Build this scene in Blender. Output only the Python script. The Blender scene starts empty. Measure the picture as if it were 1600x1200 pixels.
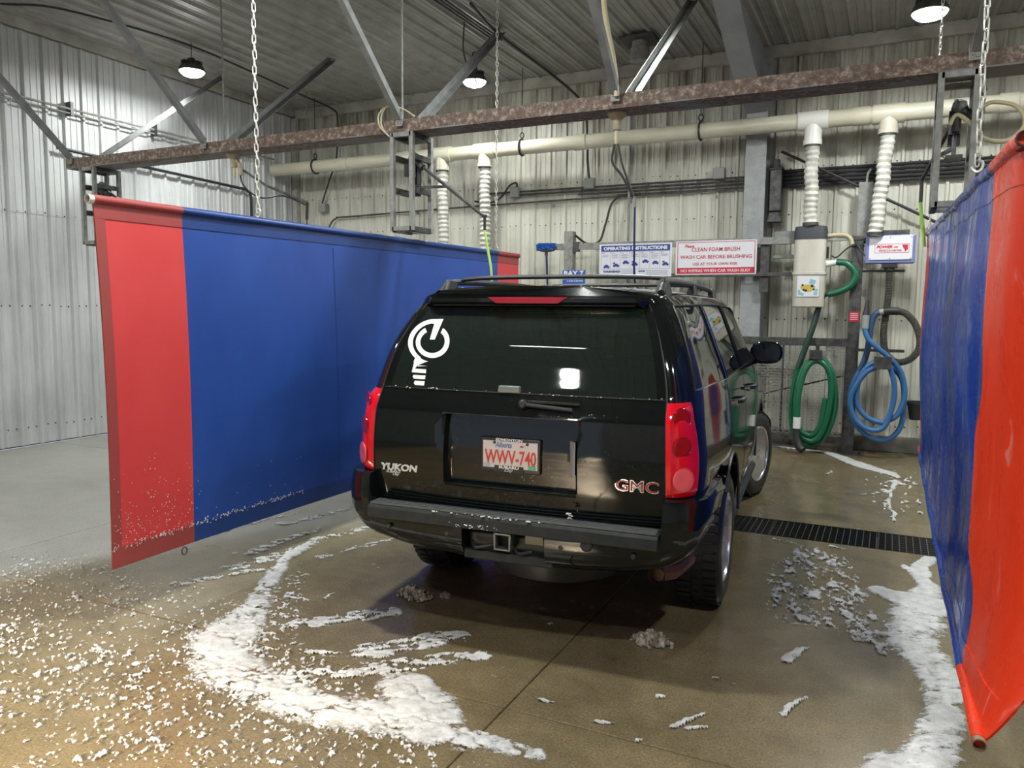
import bpy, bmesh, math, random
import numpy as np
from mathutils import Vector, Matrix, Euler

random.seed(7)
S = bpy.context.scene
COL = S.collection
PI = math.pi

# ------------------------------------------------------------------ camera
cam_d = bpy.data.cameras.new('camera')
cam_d.sensor_width = 36.0
cam_d.lens = 1204.1 / 1600 * 36
cam_d.clip_start = 0.05
cam = bpy.data.objects.new('camera', cam_d)
COL.objects.link(cam)
_pi, _ya, _ro = 0.09778380, 0.45383722, 0.00841775
_f = Vector((-math.sin(_ya)*math.cos(_pi), math.cos(_ya)*math.cos(_pi), -math.sin(_pi)))
_r = Vector((math.cos(_ya), math.sin(_ya), 0)); _u = _r.cross(_f)
_r2 = _r*math.cos(_ro) + _u*math.sin(_ro); _u2 = -_r*math.sin(_ro) + _u*math.cos(_ro)
M = Matrix((( _r2.x, _u2.x, -_f.x, 0), (_r2.y, _u2.y, -_f.y, 0), (_r2.z, _u2.z, -_f.z, 1.7664), (0, 0, 0, 1)))
cam.matrix_world = M
S.camera = cam

# ------------------------------------------------------------------ world, sun, exposure
W = bpy.data.worlds.new('world'); S.world = W; W.use_nodes = True
W.node_tree.nodes['Background'].inputs[0].default_value = (0.75, 0.85, 1.0, 1)
W.node_tree.nodes['Background'].inputs[1].default_value = 0.35
S.view_settings.view_transform = 'Standard'
S.view_settings.look = 'None'
S.view_settings.gamma = 1
S.view_settings.use_curve_mapping = False
S.view_settings.exposure = 1.0
sun_d = bpy.data.lights.new('sun', 'SUN'); sun_d.energy = 9.5; sun_d.angle = 0.12
sun_d.color = (1.0, 0.80, 0.55)
sun = bpy.data.objects.new('sun', sun_d); COL.objects.link(sun)
sun.rotation_euler = Vector((0.06, 1.0, -0.47)).to_track_quat('-Z', 'Y').to_euler()
LAMP_W = 62.0          # watts of each high bay lamp
LAMP_COL = (0.96, 1.0, 0.97)

# ------------------------------------------------------------------ helpers
class MB:
    """collects simple shapes into one mesh"""
    def __init__(s): s.v = []; s.f = []
    def add(s, vs, fs):
        o = len(s.v); s.v += [tuple(map(float, v)) for v in vs]; s.f += [tuple(i+o for i in f) for f in fs]
        return s
    def box(s, x0, x1, y0, y1, z0, z1, m=None):
        vs = [Vector((x, y, z)) for z in (z0, z1) for y in (y0, y1) for x in (x0, x1)]
        if m is not None: vs = [m @ v for v in vs]
        return s.add(vs, [(0, 2, 3, 1), (4, 5, 7, 6), (0, 1, 5, 4), (2, 6, 7, 3), (0, 4, 6, 2), (1, 3, 7, 5)])
    def bar(s, a, b, w, h=None, up=(0, 0, 1)):
        """rectangular bar from a to b"""
        a, b = Vector(a), Vector(b); h = w if h is None else h
        d = (b-a).normalized(); upv = Vector(up)
        if abs(d.dot(upv)) > 0.98: upv = Vector((1, 0, 0))
        sx = d.cross(upv).normalized(); sz = sx.cross(d)
        vs = [p + sx*w/2*i + sz*h/2*j for p in (a, b) for (i, j) in ((-1, -1), (1, -1), (1, 1), (-1, 1))]
        return s.add(vs, [(3, 2, 1, 0), (4, 5, 6, 7), (0, 1, 5, 4), (1, 2, 6, 5), (2, 3, 7, 6), (3, 0, 4, 7)])
    def angle(s, a, b, w, t=0.006):
        """L-section angle iron from a to b"""
        a, b = Vector(a), Vector(b); d = (b-a).normalized(); up = Vector((0, 0, 1))
        if abs(d.dot(up)) > 0.98: up = Vector((0, 1, 0))
        sx = d.cross(up).normalized(); sz = sx.cross(d)
        pr = [(-w/2, -w/2), (w/2, -w/2), (w/2, -w/2+t), (-w/2+t, -w/2+t), (-w/2+t, w/2), (-w/2, w/2)]
        vs = [p + sx*i + sz*j for p in (a, b) for i, j in pr]
        fs = [(i, (i+1) % 6, (i+1) % 6+6, i+6) for i in range(6)]
        return s.add(vs, fs + [(5, 4, 3, 2, 1, 0), (6, 7, 8, 9, 10, 11)])
    def tube(s, pts, r, n=8, caps=True, closed=False, hollow=None):
        pts = [Vector(p) for p in pts]; N = len(pts)
        rf = r if callable(r) else (lambda i: r)
        T = []
        for i in range(N):
            if closed: t = pts[(i+1) % N]-pts[i-1]
            else: t = pts[min(i+1, N-1)]-pts[max(i-1, 0)]
            T.append(t.normalized())
        u = T[0].orthogonal().normalized(); vs = []
        for i in range(N):
            u = (u - T[i]*u.dot(T[i])).normalized(); w = T[i].cross(u)
            for k in range(n):
                a = 2*PI*k/n; vs.append(pts[i] + (u*math.cos(a)+w*math.sin(a))*rf(i))
        fs = []
        for i in range(N if closed else N-1):
            j = (i+1) % N
            for k in range(n):
                fs.append((i*n+k, i*n+(k+1) % n, j*n+(k+1) % n, j*n+k))
        if caps and not closed:
            fs += [tuple(range(n-1, -1, -1)), tuple((N-1)*n+k for k in range(n))]
        return s.add(vs, fs)
    def cyl(s, a, b, r, n=16, r2=None):
        r2 = r if r2 is None else r2
        return s.tube([a, b], lambda i: r if i == 0 else r2, n)
    def lathe(s, prof, c=(0, 0, 0), n=24, axis='z'):
        """prof: (radius, height) pairs"""
        c = Vector(c); vs = []
        for r, h in prof:
            for k in range(n):
                a = 2*PI*k/n; x, y = r*math.cos(a), r*math.sin(a)
                vs.append(c + (Vector((x, y, h)) if axis == 'z' else Vector((h, x, y)) if axis == 'x' else Vector((y, h, x))))
        fs = []
        for i in range(len(prof)-1):
            for k in range(n): fs.append((i*n+k, i*n+(k+1) % n, (i+1)*n+(k+1) % n, (i+1)*n+k))
        if prof[0][0] > 1e-6: fs.append(tuple(range(n-1, -1, -1)))
        if prof[-1][0] > 1e-6: fs.append(tuple((len(prof)-1)*n+k for k in range(n)))
        return s.add(vs, fs)
    def prism(s, poly, t, m=None):
        """2D polygon (x,y) extruded along z by t, then transformed"""
        n = len(poly); vs = [Vector((x, y, 0)) for x, y in poly] + [Vector((x, y, t)) for x, y in poly]
        if m is not None: vs = [m @ v for v in vs]
        return s.add(vs, [tuple(range(n-1, -1, -1)), tuple(range(n, 2*n))] + [(i, (i+1) % n, (i+1) % n+n, i+n) for i in range(n)])
    def mesh(s, name, mat, smooth=0.0):
        me = bpy.data.meshes.new(name); me.from_pydata(s.v, [], s.f)
        if mat: me.materials.append(mat)
        bm = bmesh.new(); bm.from_mesh(me)
        bmesh.ops.remove_doubles(bm, verts=bm.verts, dist=1e-5)
        bmesh.ops.recalc_face_normals(bm, faces=bm.faces)
        bm.to_mesh(me); bm.free()
        if smooth: sm(me, smooth)
        return me

def sm(me, ang=35):
    me.polygons.foreach_set('use_smooth', [True]*len(me.polygons))
    try: me.set_sharp_from_angle(angle=math.radians(ang))
    except Exception: pass

def link(name, me, parent=None, bevel=0):
    o = bpy.data.objects.new(name, me); COL.objects.link(o)
    if parent is not None: o.parent = parent
    if bevel:
        b = o.modifiers.new('bevel', 'BEVEL'); b.width = bevel; b.segments = 2; b.limit_method = 'ANGLE'; b.angle_limit = math.radians(50)
    return o
def part(name, mb, mat, parent=None, smooth=35, bevel=0, label=None):
    o = link(name, mb.mesh(name, mat, smooth), parent, bevel)
    if label: o['label'] = label
    return o
def parts(name, mb, mat, parent=None, smooth=35, bevel=0):
    """same as part, but every separate piece becomes a part of its own"""
    n = len(mb.v); par = list(range(n))
    def find(a):
        while par[a] != a: par[a] = par[par[a]]; a = par[a]
        return a
    for f in mb.f:
        for q in f[1:]: par[find(f[0])] = find(q)
    grp = {}
    for f in mb.f: grp.setdefault(find(f[0]), []).append(f)
    out = []
    for fs in grp.values():
        ids = sorted({i for f in fs for i in f}); re = {i: k for k, i in enumerate(ids)}
        m2 = MB(); m2.add([mb.v[i] for i in ids], [tuple(re[i] for i in f) for f in fs]); out.append(part(name, m2, mat, parent, smooth, bevel))
    return out
def tag(o, label, cat, group=None, kind=None):
    o['label'] = label; o['category'] = cat
    if group: o['group'] = group
    if kind: o['kind'] = kind
    return o
def empty(name, loc=(0, 0, 0), rz=0, label=None, cat=None, group=None):
    o = bpy.data.objects.new(name, None); COL.objects.link(o); o.location = loc; o.rotation_euler = (0, 0, rz)
    o.empty_display_size = 0.1
    if label: tag(o, label, cat, group)
    return o
def structure(o): o['kind'] = 'structure'; return o
def copy_tree(o, parent=None):
    c = o.copy(); COL.objects.link(c); c.parent = parent
    for ch in list(o.children): copy_tree(ch, c)
    return c
def spline(pts, n=8):
    """Catmull-Rom through the points"""
    P = [Vector(p) for p in pts]; P = [2*P[0]-P[1]] + P + [2*P[-1]-P[-2]]; out = []
    for i in range(1, len(P)-2):
        a, b, c, d = P[i-1:i+3]
        for k in range(n):
            t = k/n
            out.append(0.5*((2*b)+(c-a)*t+(2*a-5*b+4*c-d)*t*t+(3*b-a-3*c+d)*t**3))
    out.append(P[-2]); return out
def text_mesh(body, size, mat, extrude=0.0008, bold=0.0, width=None, shear=0.0, height=None):
    c = bpy.data.curves.new('txt', 'FONT'); c.body = body; c.size = size; c.extrude = extrude; c.offset = bold
    c.align_x = 'CENTER'; c.align_y = 'CENTER'; c.shear = shear; c.resolution_u = 3
    o = bpy.data.objects.new('txt', c); COL.objects.link(o)
    bpy.context.view_layer.update()
    me = bpy.data.meshes.new_from_object(o.evaluated_get(bpy.context.evaluated_depsgraph_get()))
    bpy.data.objects.remove(o); bpy.data.curves.remove(c)
    n = len(me.vertices); co = np.zeros(n*3); me.vertices.foreach_get('co', co); co = co.reshape(-1, 3)
    mn, mx = co.min(0), co.max(0); co[:, :2] -= ((mn+mx)/2)[:2]
    if width: co[:, 0] *= width/(mx-mn)[0]
    if height: co[:, 1] *= height/(mx-mn)[1]
    me.vertices.foreach_set('co', co.ravel()); me.materials.clear(); me.materials.append(mat)
    return me
# local text/print plane: x right, y up, z towards the viewer who looks along +Y
FACE = Matrix(((1, 0, 0, 0), (0, 0, -1, 0), (0, 1, 0, 0), (0, 0, 0, 1)))
def put_text(name, body, x, y, z, size, mat, parent, tilt=0, **k):
    o = link(name, text_mesh(body, size, mat, **k), parent)
    o.matrix_local = Matrix.Translation((x, y, z)) @ Matrix.Rotation(tilt, 4, 'X') @ FACE
    return o

# ------------------------------------------------------------------ materials
def mat(name, col, rough=0.5, metal=0.0, **k):
    m = bpy.data.materials.new(name); m.use_nodes = True
    b = m.node_tree.nodes['Principled BSDF']
    b.inputs['Base Color'].default_value = (*col, 1); b.inputs['Roughness'].default_value = rough
    b.inputs['Metallic'].default_value = metal
    for kk, v in k.items(): b.inputs[kk.replace('_', ' ')].default_value = v
    return m
def nodes(m): return m.node_tree.nodes, m.node_tree.links, m.node_tree.nodes['Principled BSDF']
def N(m, t, **k):
    n = m.node_tree.nodes.new(t)
    for a, v in k.items():
        if a.startswith('i_'): n.inputs[a[2:].replace('_', ' ')].default_value = v
        else: setattr(n, a, v)
    return n
def wpos(m, scale=(1, 1, 1)):
    g = N(m, 'ShaderNodeNewGeometry'); mp = N(m, 'ShaderNodeMapping'); mp.inputs['Scale'].default_value = scale
    m.node_tree.links.new(g.outputs['Position'], mp.inputs[0]); return mp.outputs[0]
def opos(m, scale=(1, 1, 1)):
    g = N(m, 'ShaderNodeTexCoord'); mp = N(m, 'ShaderNodeMapping'); mp.inputs['Scale'].default_value = scale
    m.node_tree.links.new(g.outputs['Object'], mp.inputs[0]); return mp.outputs[0]
def noise(m, vec, scale, detail=5, rough=0.6, dist=0.0):
    n = N(m, 'ShaderNodeTexNoise'); n.inputs['Scale'].default_value = scale; n.inputs['Detail'].default_value = detail
    n.inputs['Roughness'].default_value = rough; n.inputs['Distortion'].default_value = dist
    m.node_tree.links.new(vec, n.inputs['Vector']); return n.outputs['Fac']
def ramp(m, fac, stops, interp='LINEAR'):
    r = N(m, 'ShaderNodeValToRGB'); r.color_ramp.interpolation = interp
    e = r.color_ramp.elements
    while len(e) < len(stops): e.new(0.5)
    for el, (p, c) in zip(e, stops): el.position = p; el.color = (*c, 1) if len(c) == 3 else c
    m.node_tree.links.new(fac, r.inputs[0]); return r.outputs['Color']
def g3(v): return (v, v, v)
def mix(m, fac, a, b, mode='MIX'):
    n = N(m, 'ShaderNodeMix', data_type='RGBA', blend_type=mode)
    L = m.node_tree.links
    for sock, v in ((n.inputs['Factor'], fac), (n.inputs[6], a), (n.inputs[7], b)):
        if hasattr(v, 'links'): L.new(v, sock)
        elif isinstance(v, (int, float)): sock.default_value = v
        else: sock.default_value = (*v, 1)
    return n.outputs[2]
def bump(m, h, strength=0.3, dist=0.01):
    b = N(m, 'ShaderNodeBump'); b.inputs['Strength'].default_value = strength; b.inputs['Distance'].default_value = dist
    m.node_tree.links.new(h, b.inputs['Height']); m.node_tree.links.new(b.outputs[0], nodes(m)[2].inputs['Normal'])
def setc(m, col): m.node_tree.links.new(col, nodes(m)[2].inputs['Base Color'])
def setr(m, col): m.node_tree.links.new(col, nodes(m)[2].inputs['Roughness'])

def noisy(name, c1, c2, rough=0.5, metal=0.0, scale=6, stretch=(1, 1, 1), bmp=0.0, lo=0.35, hi=0.65, **k):
    m = mat(name, c1, rough, metal, **k); v = wpos(m, stretch); n = noise(m, v, scale)
    setc(m, ramp(m, n, [(lo, c1), (hi, c2)]))
    if bmp: bump(m, n, bmp, 0.004)
    return m

# white ribbed sheet, with grime that has its own streaky shape
def sheet_mat(name, base, dirt, amount, zgrime=None):
    m = mat(name, base, 0.42, 0.0)
    v = wpos(m, (1, 1, 0.16)); n1 = noise(m, v, 5.0, 6, 0.65)
    v2 = wpos(m, (1, 1, 1)); n2 = noise(m, v2, 0.9, 4)
    mask = N(m, 'ShaderNodeMath', operation='MULTIPLY'); L = m.node_tree.links
    a = ramp(m, n1, [(0.38, g3(0.15)), (0.68, g3(1))]); b = ramp(m, n2, [(0.35, g3(0.2)), (0.7, g3(1))])
    L.new(a, mask.inputs[0]); L.new(b, mask.inputs[1]); out = mask.outputs[0]
    if zgrime:   # old grime climbs towards the eaves
        g = N(m, 'ShaderNodeNewGeometry'); sp = N(m, 'ShaderNodeSeparateXYZ'); L.new(g.outputs['Position'], sp.inputs[0])
        mr = N(m, 'ShaderNodeMapRange'); L.new(sp.outputs['Z'], mr.inputs[0])
        mr.inputs[1].default_value, mr.inputs[2].default_value, mr.inputs[3].default_value, mr.inputs[4].default_value = zgrime
        ad = N(m, 'ShaderNodeMath', operation='MULTIPLY'); L.new(mr.outputs[0], ad.inputs[0]); L.new(a, ad.inputs[1])
        ad2 = N(m, 'ShaderNodeMath', operation='ADD'); L.new(ad.outputs[0], ad2.inputs[0]); L.new(out, ad2.inputs[1]); out = ad2.outputs[0]
    ml = N(m, 'ShaderNodeMath', operation='MULTIPLY', use_clamp=True); L.new(out, ml.inputs[0]); ml.inputs[1].default_value = amount
    setc(m, mix(m, ml.outputs[0], base, dirt))
    return m
M_WALLB = sheet_mat('back wall sheet', (0.64, 0.64, 0.55), (0.17, 0.145, 0.115), 0.58, (3.3, 4.9, 0.0, 1.3))
M_WALLL = sheet_mat('left wall sheet', (0.55, 0.56, 0.555), (0.24, 0.24, 0.25), 0.6)
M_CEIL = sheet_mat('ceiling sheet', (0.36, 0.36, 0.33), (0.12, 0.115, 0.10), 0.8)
M_TRIM = noisy('wall top trim', (0.46, 0.45, 0.40), (0.27, 0.26, 0.22), 0.5, scale=3)
M_SCREW = mat('screw heads', (0.05, 0.045, 0.04), 0.6, 0.5)

# wet concrete
M_FLOOR = mat('wet concrete', (0.2, 0.17, 0.12), 0.3)
def _floor(m):
    L = m.node_tree.links; v = wpos(m)
    big = noise(m, v, 0.55, 5, 0.55, 0.4); mid = noise(m, v, 4.0, 8, 0.7); fine = noise(m, v, 90, 4, 0.7)
    wet = ramp(m, big, [(0.30, (0.108, 0.084, 0.042)), (0.70, (0.200, 0.158, 0.088))])
    wet = mix(m, 0.55, wet, ramp(m, mid, [(0.3, (0.090, 0.070, 0.038)), (0.7, (0.235, 0.188, 0.110))]))
    dry = mix(m, 0.5, ramp(m, big, [(0.3, (0.21, 0.205, 0.18)), (0.7, (0.33, 0.325, 0.29))]), ramp(m, mid, [(0.3, (0.22, 0.21, 0.19)), (0.7, (0.33, 0.32, 0.29))]))
    g = N(m, 'ShaderNodeNewGeometry'); sp = N(m, 'ShaderNodeSeparateXYZ'); L.new(g.outputs['Position'], sp.inputs[0])
    # edge of the puddle under the left curtain: dry slab to the left of it
    e = N(m, 'ShaderNodeMath', operation='MULTIPLY_ADD'); L.new(big, e.inputs[0]); e.inputs[1].default_value = 1.6; L.new(sp.outputs['X'], e.inputs[2])
    ey = N(m, 'ShaderNodeMath', operation='MULTIPLY_ADD'); L.new(sp.outputs['Y'], ey.inputs[0]); ey.inputs[1].default_value = -0.5; L.new(e.outputs[0], ey.inputs[2])
    mr = N(m, 'ShaderNodeMapRange', interpolation_type='SMOOTHSTEP'); L.new(ey.outputs[0], mr.inputs[0])
    mr.inputs[1].default_value = -5.35; mr.inputs[2].default_value = -5.95; mr.inputs[3].default_value = 0; mr.inputs[4].default_value = 1
    col = mix(m, mr.outputs[0], wet, dry)
    col = mix(m, 0.6, col, ramp(m, fine, [(0.33, g3(0.22)), (0.66, g3(0.80))]), 'OVERLAY')
    setc(m, col)
    rw = ramp(m, noise(m, v, 1.6, 4), [(0.30, g3(0.18)), (0.75, g3(0.32))])
    setr(m, mix(m, mr.outputs[0], rw, g3(0.42)))
    bump(m, mix(m, 0.6, mid, fine), 0.07, 0.006)
    nodes(m)[2].inputs['Specular IOR Level'].default_value = 0.62
_floor(M_FLOOR)
M_PIT = mat('dark drain channel', (0.02, 0.02, 0.018), 0.5)
M_FOAM = mat('soap foam', (0.86, 0.87, 0.88), 0.45, 0.0)
def _foam(m):
    n = noise(m, wpos(m), 60, 6, 0.7); bump(m, n, 0.5, 0.006)
    setc(m, ramp(m, noise(m, wpos(m), 14, 6, 0.75), [(0.34, (0.44, 0.43, 0.41)), (0.60, (0.64, 0.64, 0.65))]))
_foam(M_FOAM)
M_FILM = mat('soap foam film', (0.86, 0.87, 0.88), 0.45); _foam(M_FILM)
def _film(m):   # thin foam lets the wet floor show through
    L = m.node_tree.links; out = m.node_tree.nodes['Material Output']; b = nodes(m)[2]
    a = N(m, 'ShaderNodeAttribute', attribute_name='foam_depth'); n1 = noise(m, wpos(m), 170, 3, .7); n2 = noise(m, wpos(m, (1, 1.6, 1)), 32, 5, .7); n = mix(m, .55, n1, n2)
    q = N(m, 'ShaderNodeMath', operation='MULTIPLY_ADD'); L.new(n, q.inputs[0]); q.inputs[1].default_value = 3.2; q.inputs[2].default_value = -1.65
    r = N(m, 'ShaderNodeMath', operation='ADD'); L.new(q.outputs[0], r.inputs[0]); L.new(a.outputs['Fac'], r.inputs[1])
    f = ramp(m, r.outputs[0], [(0.03, g3(.0)), (0.35, g3(.55)), (0.80, g3(.96))])
    t = N(m, 'ShaderNodeBsdfTransparent'); ms = N(m, 'ShaderNodeMixShader'); L.new(f, ms.inputs[0]); L.new(t.outputs[0], ms.inputs[1]); L.new(b.outputs[0], ms.inputs[2]); L.new(ms.outputs[0], out.inputs[0])
_film(M_FILM)

M_RUST = mat('rusted beam', (0.1, 0.06, 0.045), 0.75)
def _rust(m, patch=.8):
    v = wpos(m); n = noise(m, v, 22, 8, 0.75)
    c = ramp(m, n, [(0.36, (0.075, 0.052, 0.044)), (0.52, (0.15, 0.105, 0.085)), (0.66, (0.40, 0.35, 0.28))])
    n2 = noise(m, wpos(m, (0.5, 1, 1)), 2.4, 4, 0.6)
    c = mix(m, ramp(m, n2, [(0.50, g3(0)), (0.54, g3(patch))]), c, (0.20, 0.195, 0.19))
    setc(m, c); bump(m, n, 0.5, 0.004)
_rust(M_RUST, 0.0)
M_RUSTP = mat('rusted beam underside with grey primer', (0.1, 0.06, 0.045), 0.75); _rust(M_RUSTP)
M_GALV = noisy('galvanised steel', (0.19, 0.19, 0.18), (0.30, 0.30, 0.285), 0.6, 0.1, 18)
M_BRACE = noisy('grey brace paint', (0.13, 0.135, 0.135), (0.20, 0.205, 0.20), 0.6, 0.0, 8)
M_GALVD = noisy('dull dark steel', (0.055, 0.056, 0.055), (0.12, 0.12, 0.115), 0.5, 0.6, 14)
M_STEELG = noisy('grey painted steel', (0.25, 0.265, 0.27), (0.32, 0.335, 0.34), 0.45, 0.0, 3)
def _colpaint():
    m = mat('grey column paint with rust spots', (0.3, 0.33, 0.35), 0.45)
    n = noise(m, wpos(m), 9, 8, 0.75)
    c = ramp(m, n, [(0.30, (0.15, 0.07, 0.03)), (0.36, (0.26, 0.275, 0.275)), (0.7, (0.38, 0.395, 0.395))])
    setc(m, c); return m
M_COLUMN = _colpaint()
M_PVC = noisy('aged pvc', (0.50, 0.47, 0.36), (0.62, 0.59, 0.48), 0.35, 0, 5, (0.3, 1, 1))
M_PVCW = mat('white pvc', (0.68, 0.67, 0.63), 0.4)
M_DUCT = noisy('white ribbed duct', (0.42, 0.41, 0.36), (0.68, 0.67, 0.61), 0.5, 0, 10)
M_BLACK = mat('black rubber', (0.012, 0.012, 0.013), 0.45)
M_CABLE = mat('black cable', (0.02, 0.02, 0.022), 0.5)
M_GREYBOX = mat('grey plastic box', (0.26, 0.27, 0.26), 0.5)
M_CHAIN = mat('bright zinc chain', (0.60, 0.59, 0.55), 0.4, 0.5)
M_CREAM = mat('cream hose', (0.52, 0.46, 0.30), 0.45)
M_CONE = noisy('worn cream rubber cone', (0.30, 0.25, 0.16), (0.45, 0.38, 0.26), 0.55, 0, 14)
M_YEL = mat('yellow green hose', (0.40, 0.62, 0.10), 0.4)
M_BLUEH = mat('blue vacuum hose', (0.035, 0.13, 0.32), 0.38)
M_BLUEL = mat('dark blue wand line', (0.012, 0.02, 0.11), 0.4)
M_GREENH = mat('green hose', (0.008, 0.12, 0.055), 0.35)
M_GREEND = mat('dark green hose', (0.012, 0.045, 0.03), 0.4)
M_WHITEP = mat('white plastic', (0.75, 0.75, 0.73), 0.4)
M_CAN = noisy('off white canister', (0.48, 0.45, 0.38), (0.60, 0.57, 0.50), 0.45, 0, 4, (1, 1, 0.4))
M_CANCAP = mat('charcoal canister lid', (0.045, 0.05, 0.058), 0.6)
M_SIGNW = mat('white sign face', (0.70, 0.70, 0.74), 0.35)
M_INKB = mat('blue sign ink', (0.028, 0.05, 0.27), 0.4)
M_INKR = mat('red sign ink', (0.50, 0.02, 0.045), 0.4)
M_BAYB = mat('bay sign blue', (0.03, 0.10, 0.42), 0.4)
M_BRUSHB = mat('bright blue bristles', (0.015, 0.13, 0.50), 0.6)
M_MUD = noisy('muddy slush', (0.20, 0.16, 0.12), (0.58, 0.52, 0.45), 0.7, 0, 25, bmp=0.6)
def emis(name, col, s):
    m = mat(name, (0.8, 0.8, 0.8), 0.5); b = nodes(m)[2]
    b.inputs['Emission Color'].default_value = (*col, 1); b.inputs['Emission Strength'].default_value = s; return m
M_LED = emis('led diffuser', (1.0, 1.0, 0.98), 22)

# vinyl of the bay curtains
def vinyl(name, c1, c2, rough, band=False, streak=0.0):
    m = mat(name, c1, rough); L = m.node_tree.links
    n = noise(m, wpos(m, (1, 1, 0.5)), 2.2, 5)
    c = ramp(m, n, [(0.3, c1), (0.7, c2)])
    if streak:
        s = noise(m, wpos(m, (3.5, 3.5, 0.8)), 2.2, 6, 0.6, 1.2)
        c = mix(m, ramp(m, s, [(0.62, g3(0)), (0.74, g3(streak))]), c, (0.75, 0.78, 0.85))
        setr(m, ramp(m, s, [(0.45, g3(rough)), (0.7, g3(0.5))]))
    setc(m, c); bump(m, noise(m, wpos(m, (1, 1, 0.35)), 4, 2, .45), 0.22, 0.02)
    nodes(m)[2].inputs['Specular IOR Level'].default_value = 0.55
    return m
M_VRED = vinyl('haze muted red vinyl', (0.56, 0.045, 0.048), (0.62, 0.06, 0.06), 0.42)  # red toned down for the haze over the left bay
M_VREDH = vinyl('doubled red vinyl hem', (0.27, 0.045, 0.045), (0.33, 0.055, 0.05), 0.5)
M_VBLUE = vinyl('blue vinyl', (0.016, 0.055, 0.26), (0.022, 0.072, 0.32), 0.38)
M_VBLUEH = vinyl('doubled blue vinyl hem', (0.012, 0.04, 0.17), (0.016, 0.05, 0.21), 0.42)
M_WRED = vinyl('wet orange red vinyl', (0.68, 0.040, 0.012), (0.82, 0.055, 0.016), 0.24, streak=0.35)
M_WBLUE = vinyl('wet blue vinyl', (0.010, 0.035, 0.25), (0.014, 0.052, 0.33), 0.17, streak=0.10)

# ================================================================== THE ROOM
X0, X1, Y0, Y1, ZC = -9.60, 6.2, -4.6, 10.85, 5.17
fl = part('floor', MB().box(X0-.1, X1+.1, Y0-.1, Y1+.1, -0.22, -0.045), M_PIT); structure(fl)
GX0, GX1, GY0, GY1 = -3.9, 0.78, 6.25, 6.74      # drain channel
def slab(x0, x1, y0, y1):
    g = 0.003
    mb = MB(); c = 0.004
    a = (x0+g, x1-g, y0+g, y1-g)
    vs = [(a[0], a[2], -0.044), (a[1], a[2], -0.044), (a[1], a[3], -0.044), (a[0], a[3], -0.044),
          (a[0], a[2], -c), (a[1], a[2], -c), (a[1], a[3], -c), (a[0], a[3], -c),
          (a[0]+c, a[2]+c, 0), (a[1]-c, a[2]+c, 0), (a[1]-c, a[3]-c, 0), (a[0]+c, a[3]-c, 0)]
    fs = [(3, 2, 1, 0), (8, 9, 10, 11)]
    for k in (0, 4):
        for i in range(4): fs.append((k+i, k+(i+1) % 4, k+4+(i+1) % 4, k+4+i))
    mb.add(vs, fs); part('concrete_slab', mb, M_FLOOR, fl, smooth=0)
xs = [X0, -5.62, -1.45, 2.72, X1]
for xa, xb in zip(xs[:-1], xs[1:]):
    for ya, yb in ((Y0, -1.2), (-1.2, 2.93), (2.93, GY0-.003), (GY1+.003, Y1)): slab(xa, xb, ya, yb)
slab(X0, GX0, GY0, GY1); slab(GX1, X1, GY0, GY1)

# drain grate: welded bar grating in lengths
M_GRATE = mat('wet steel grating', (0.10, 0.10, 0.095), 0.25, 0.5)
gr = empty('drain_grate', ((GX0+GX1)/2, (GY0+GY1)/2, 0), 0, 'long black welded bar grating set flush over the floor drain beside the car', 'drain grate')
nsec = 6; sw = (GX1-GX0)/nsec
def grate_mesh():
    mb = MB(); x0, x1 = -sw/2+.004, sw/2-.004; h = (GY1-GY0)/2-.006
    for yy in np.linspace(-h, h, 9): mb.box(x0, x1, yy-.003, yy+.003, -.03, -.002)
    for xx in np.linspace(x0+.003, x1-.003, 17): mb.box(xx-.003, xx+.003, -h, h, -.028, -.001)
    return mb.mesh('grate_section', M_GRATE)
gm = grate_mesh()
for i in range(nsec):
    o = link('grate_section', gm, gr); o.location = (-(GX1-GX0)/2+sw*(i+.5), 0, 0)
rim = MB()
for yy in (GY0+.002, GY1-.006): rim.box(GX0-(GX0+GX1)/2, GX1-(GX0+GX1)/2, yy-(GY0+GY1)/2, yy+.004-(GY0+GY1)/2, -.04, .001)
part('grate_frame', rim, M_GRATE, gr)

# ribbed steel sheets. local: x along the wall, y towards the room is -, z up
RP = 0.2488
def sheet_profile(n=4):
    p = []
    for k in range(n):
        c = k*RP
        p += [(c-.030, 0), (c-.014, -.032), (c+.014, -.032), (c+.030, 0)]
        for q in (1/3, 2/3):
            m_ = c+RP*q; p += [(m_-.012, 0), (m_-.005, -.007), (m_+.005, -.007), (m_+.012, 0)]
    p.append((n*RP-.030, 0)); p.append((n*RP-.026, -.004))
    return p
def sheet_mesh(L, n, mtl, lift=0.0):
    pr = sheet_profile(n); m = len(pr)
    me = bpy.data.meshes.new('metal_sheet')
    me.from_pydata([(x, y-lift, 0) for x, y in pr]+[(x, y-lift, L) for x, y in pr], [], [(i, i+1, i+1+m, i+m) for i in range(m-1)])
    me.materials.append(mtl); return me
def wall(name, x, y, rz, length, phase, mtl, zs):
    """backing plane with overlapping sheets as children; phase = first major rib"""
    w = part(name, MB().box(-.1, length+.1, .06, .16, 0, ZC), M_TRIM, None, 0); w.location = (x, y, 0); w.rotation_euler = (0, 0, rz); structure(w)
    for zi, (za, zb, lift) in enumerate(zs):
        for n in (4, 3, 2, 1):
            pass
        me = sheet_mesh(zb-za, 4, mtl, lift); k = phase
        while k < length-.02:
            if k+4*RP <= length+.12:
                o = link('metal_sheet', me, w); o.location = (k, .03, za); k += 4*RP
            else:
                n = max(1, int((length+.05-k)/RP)); o = link('metal_sheet', sheet_mesh(zb-za, n, mtl, lift), w); o.location = (k, .03, za); k += 4*RP
    return w
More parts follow.
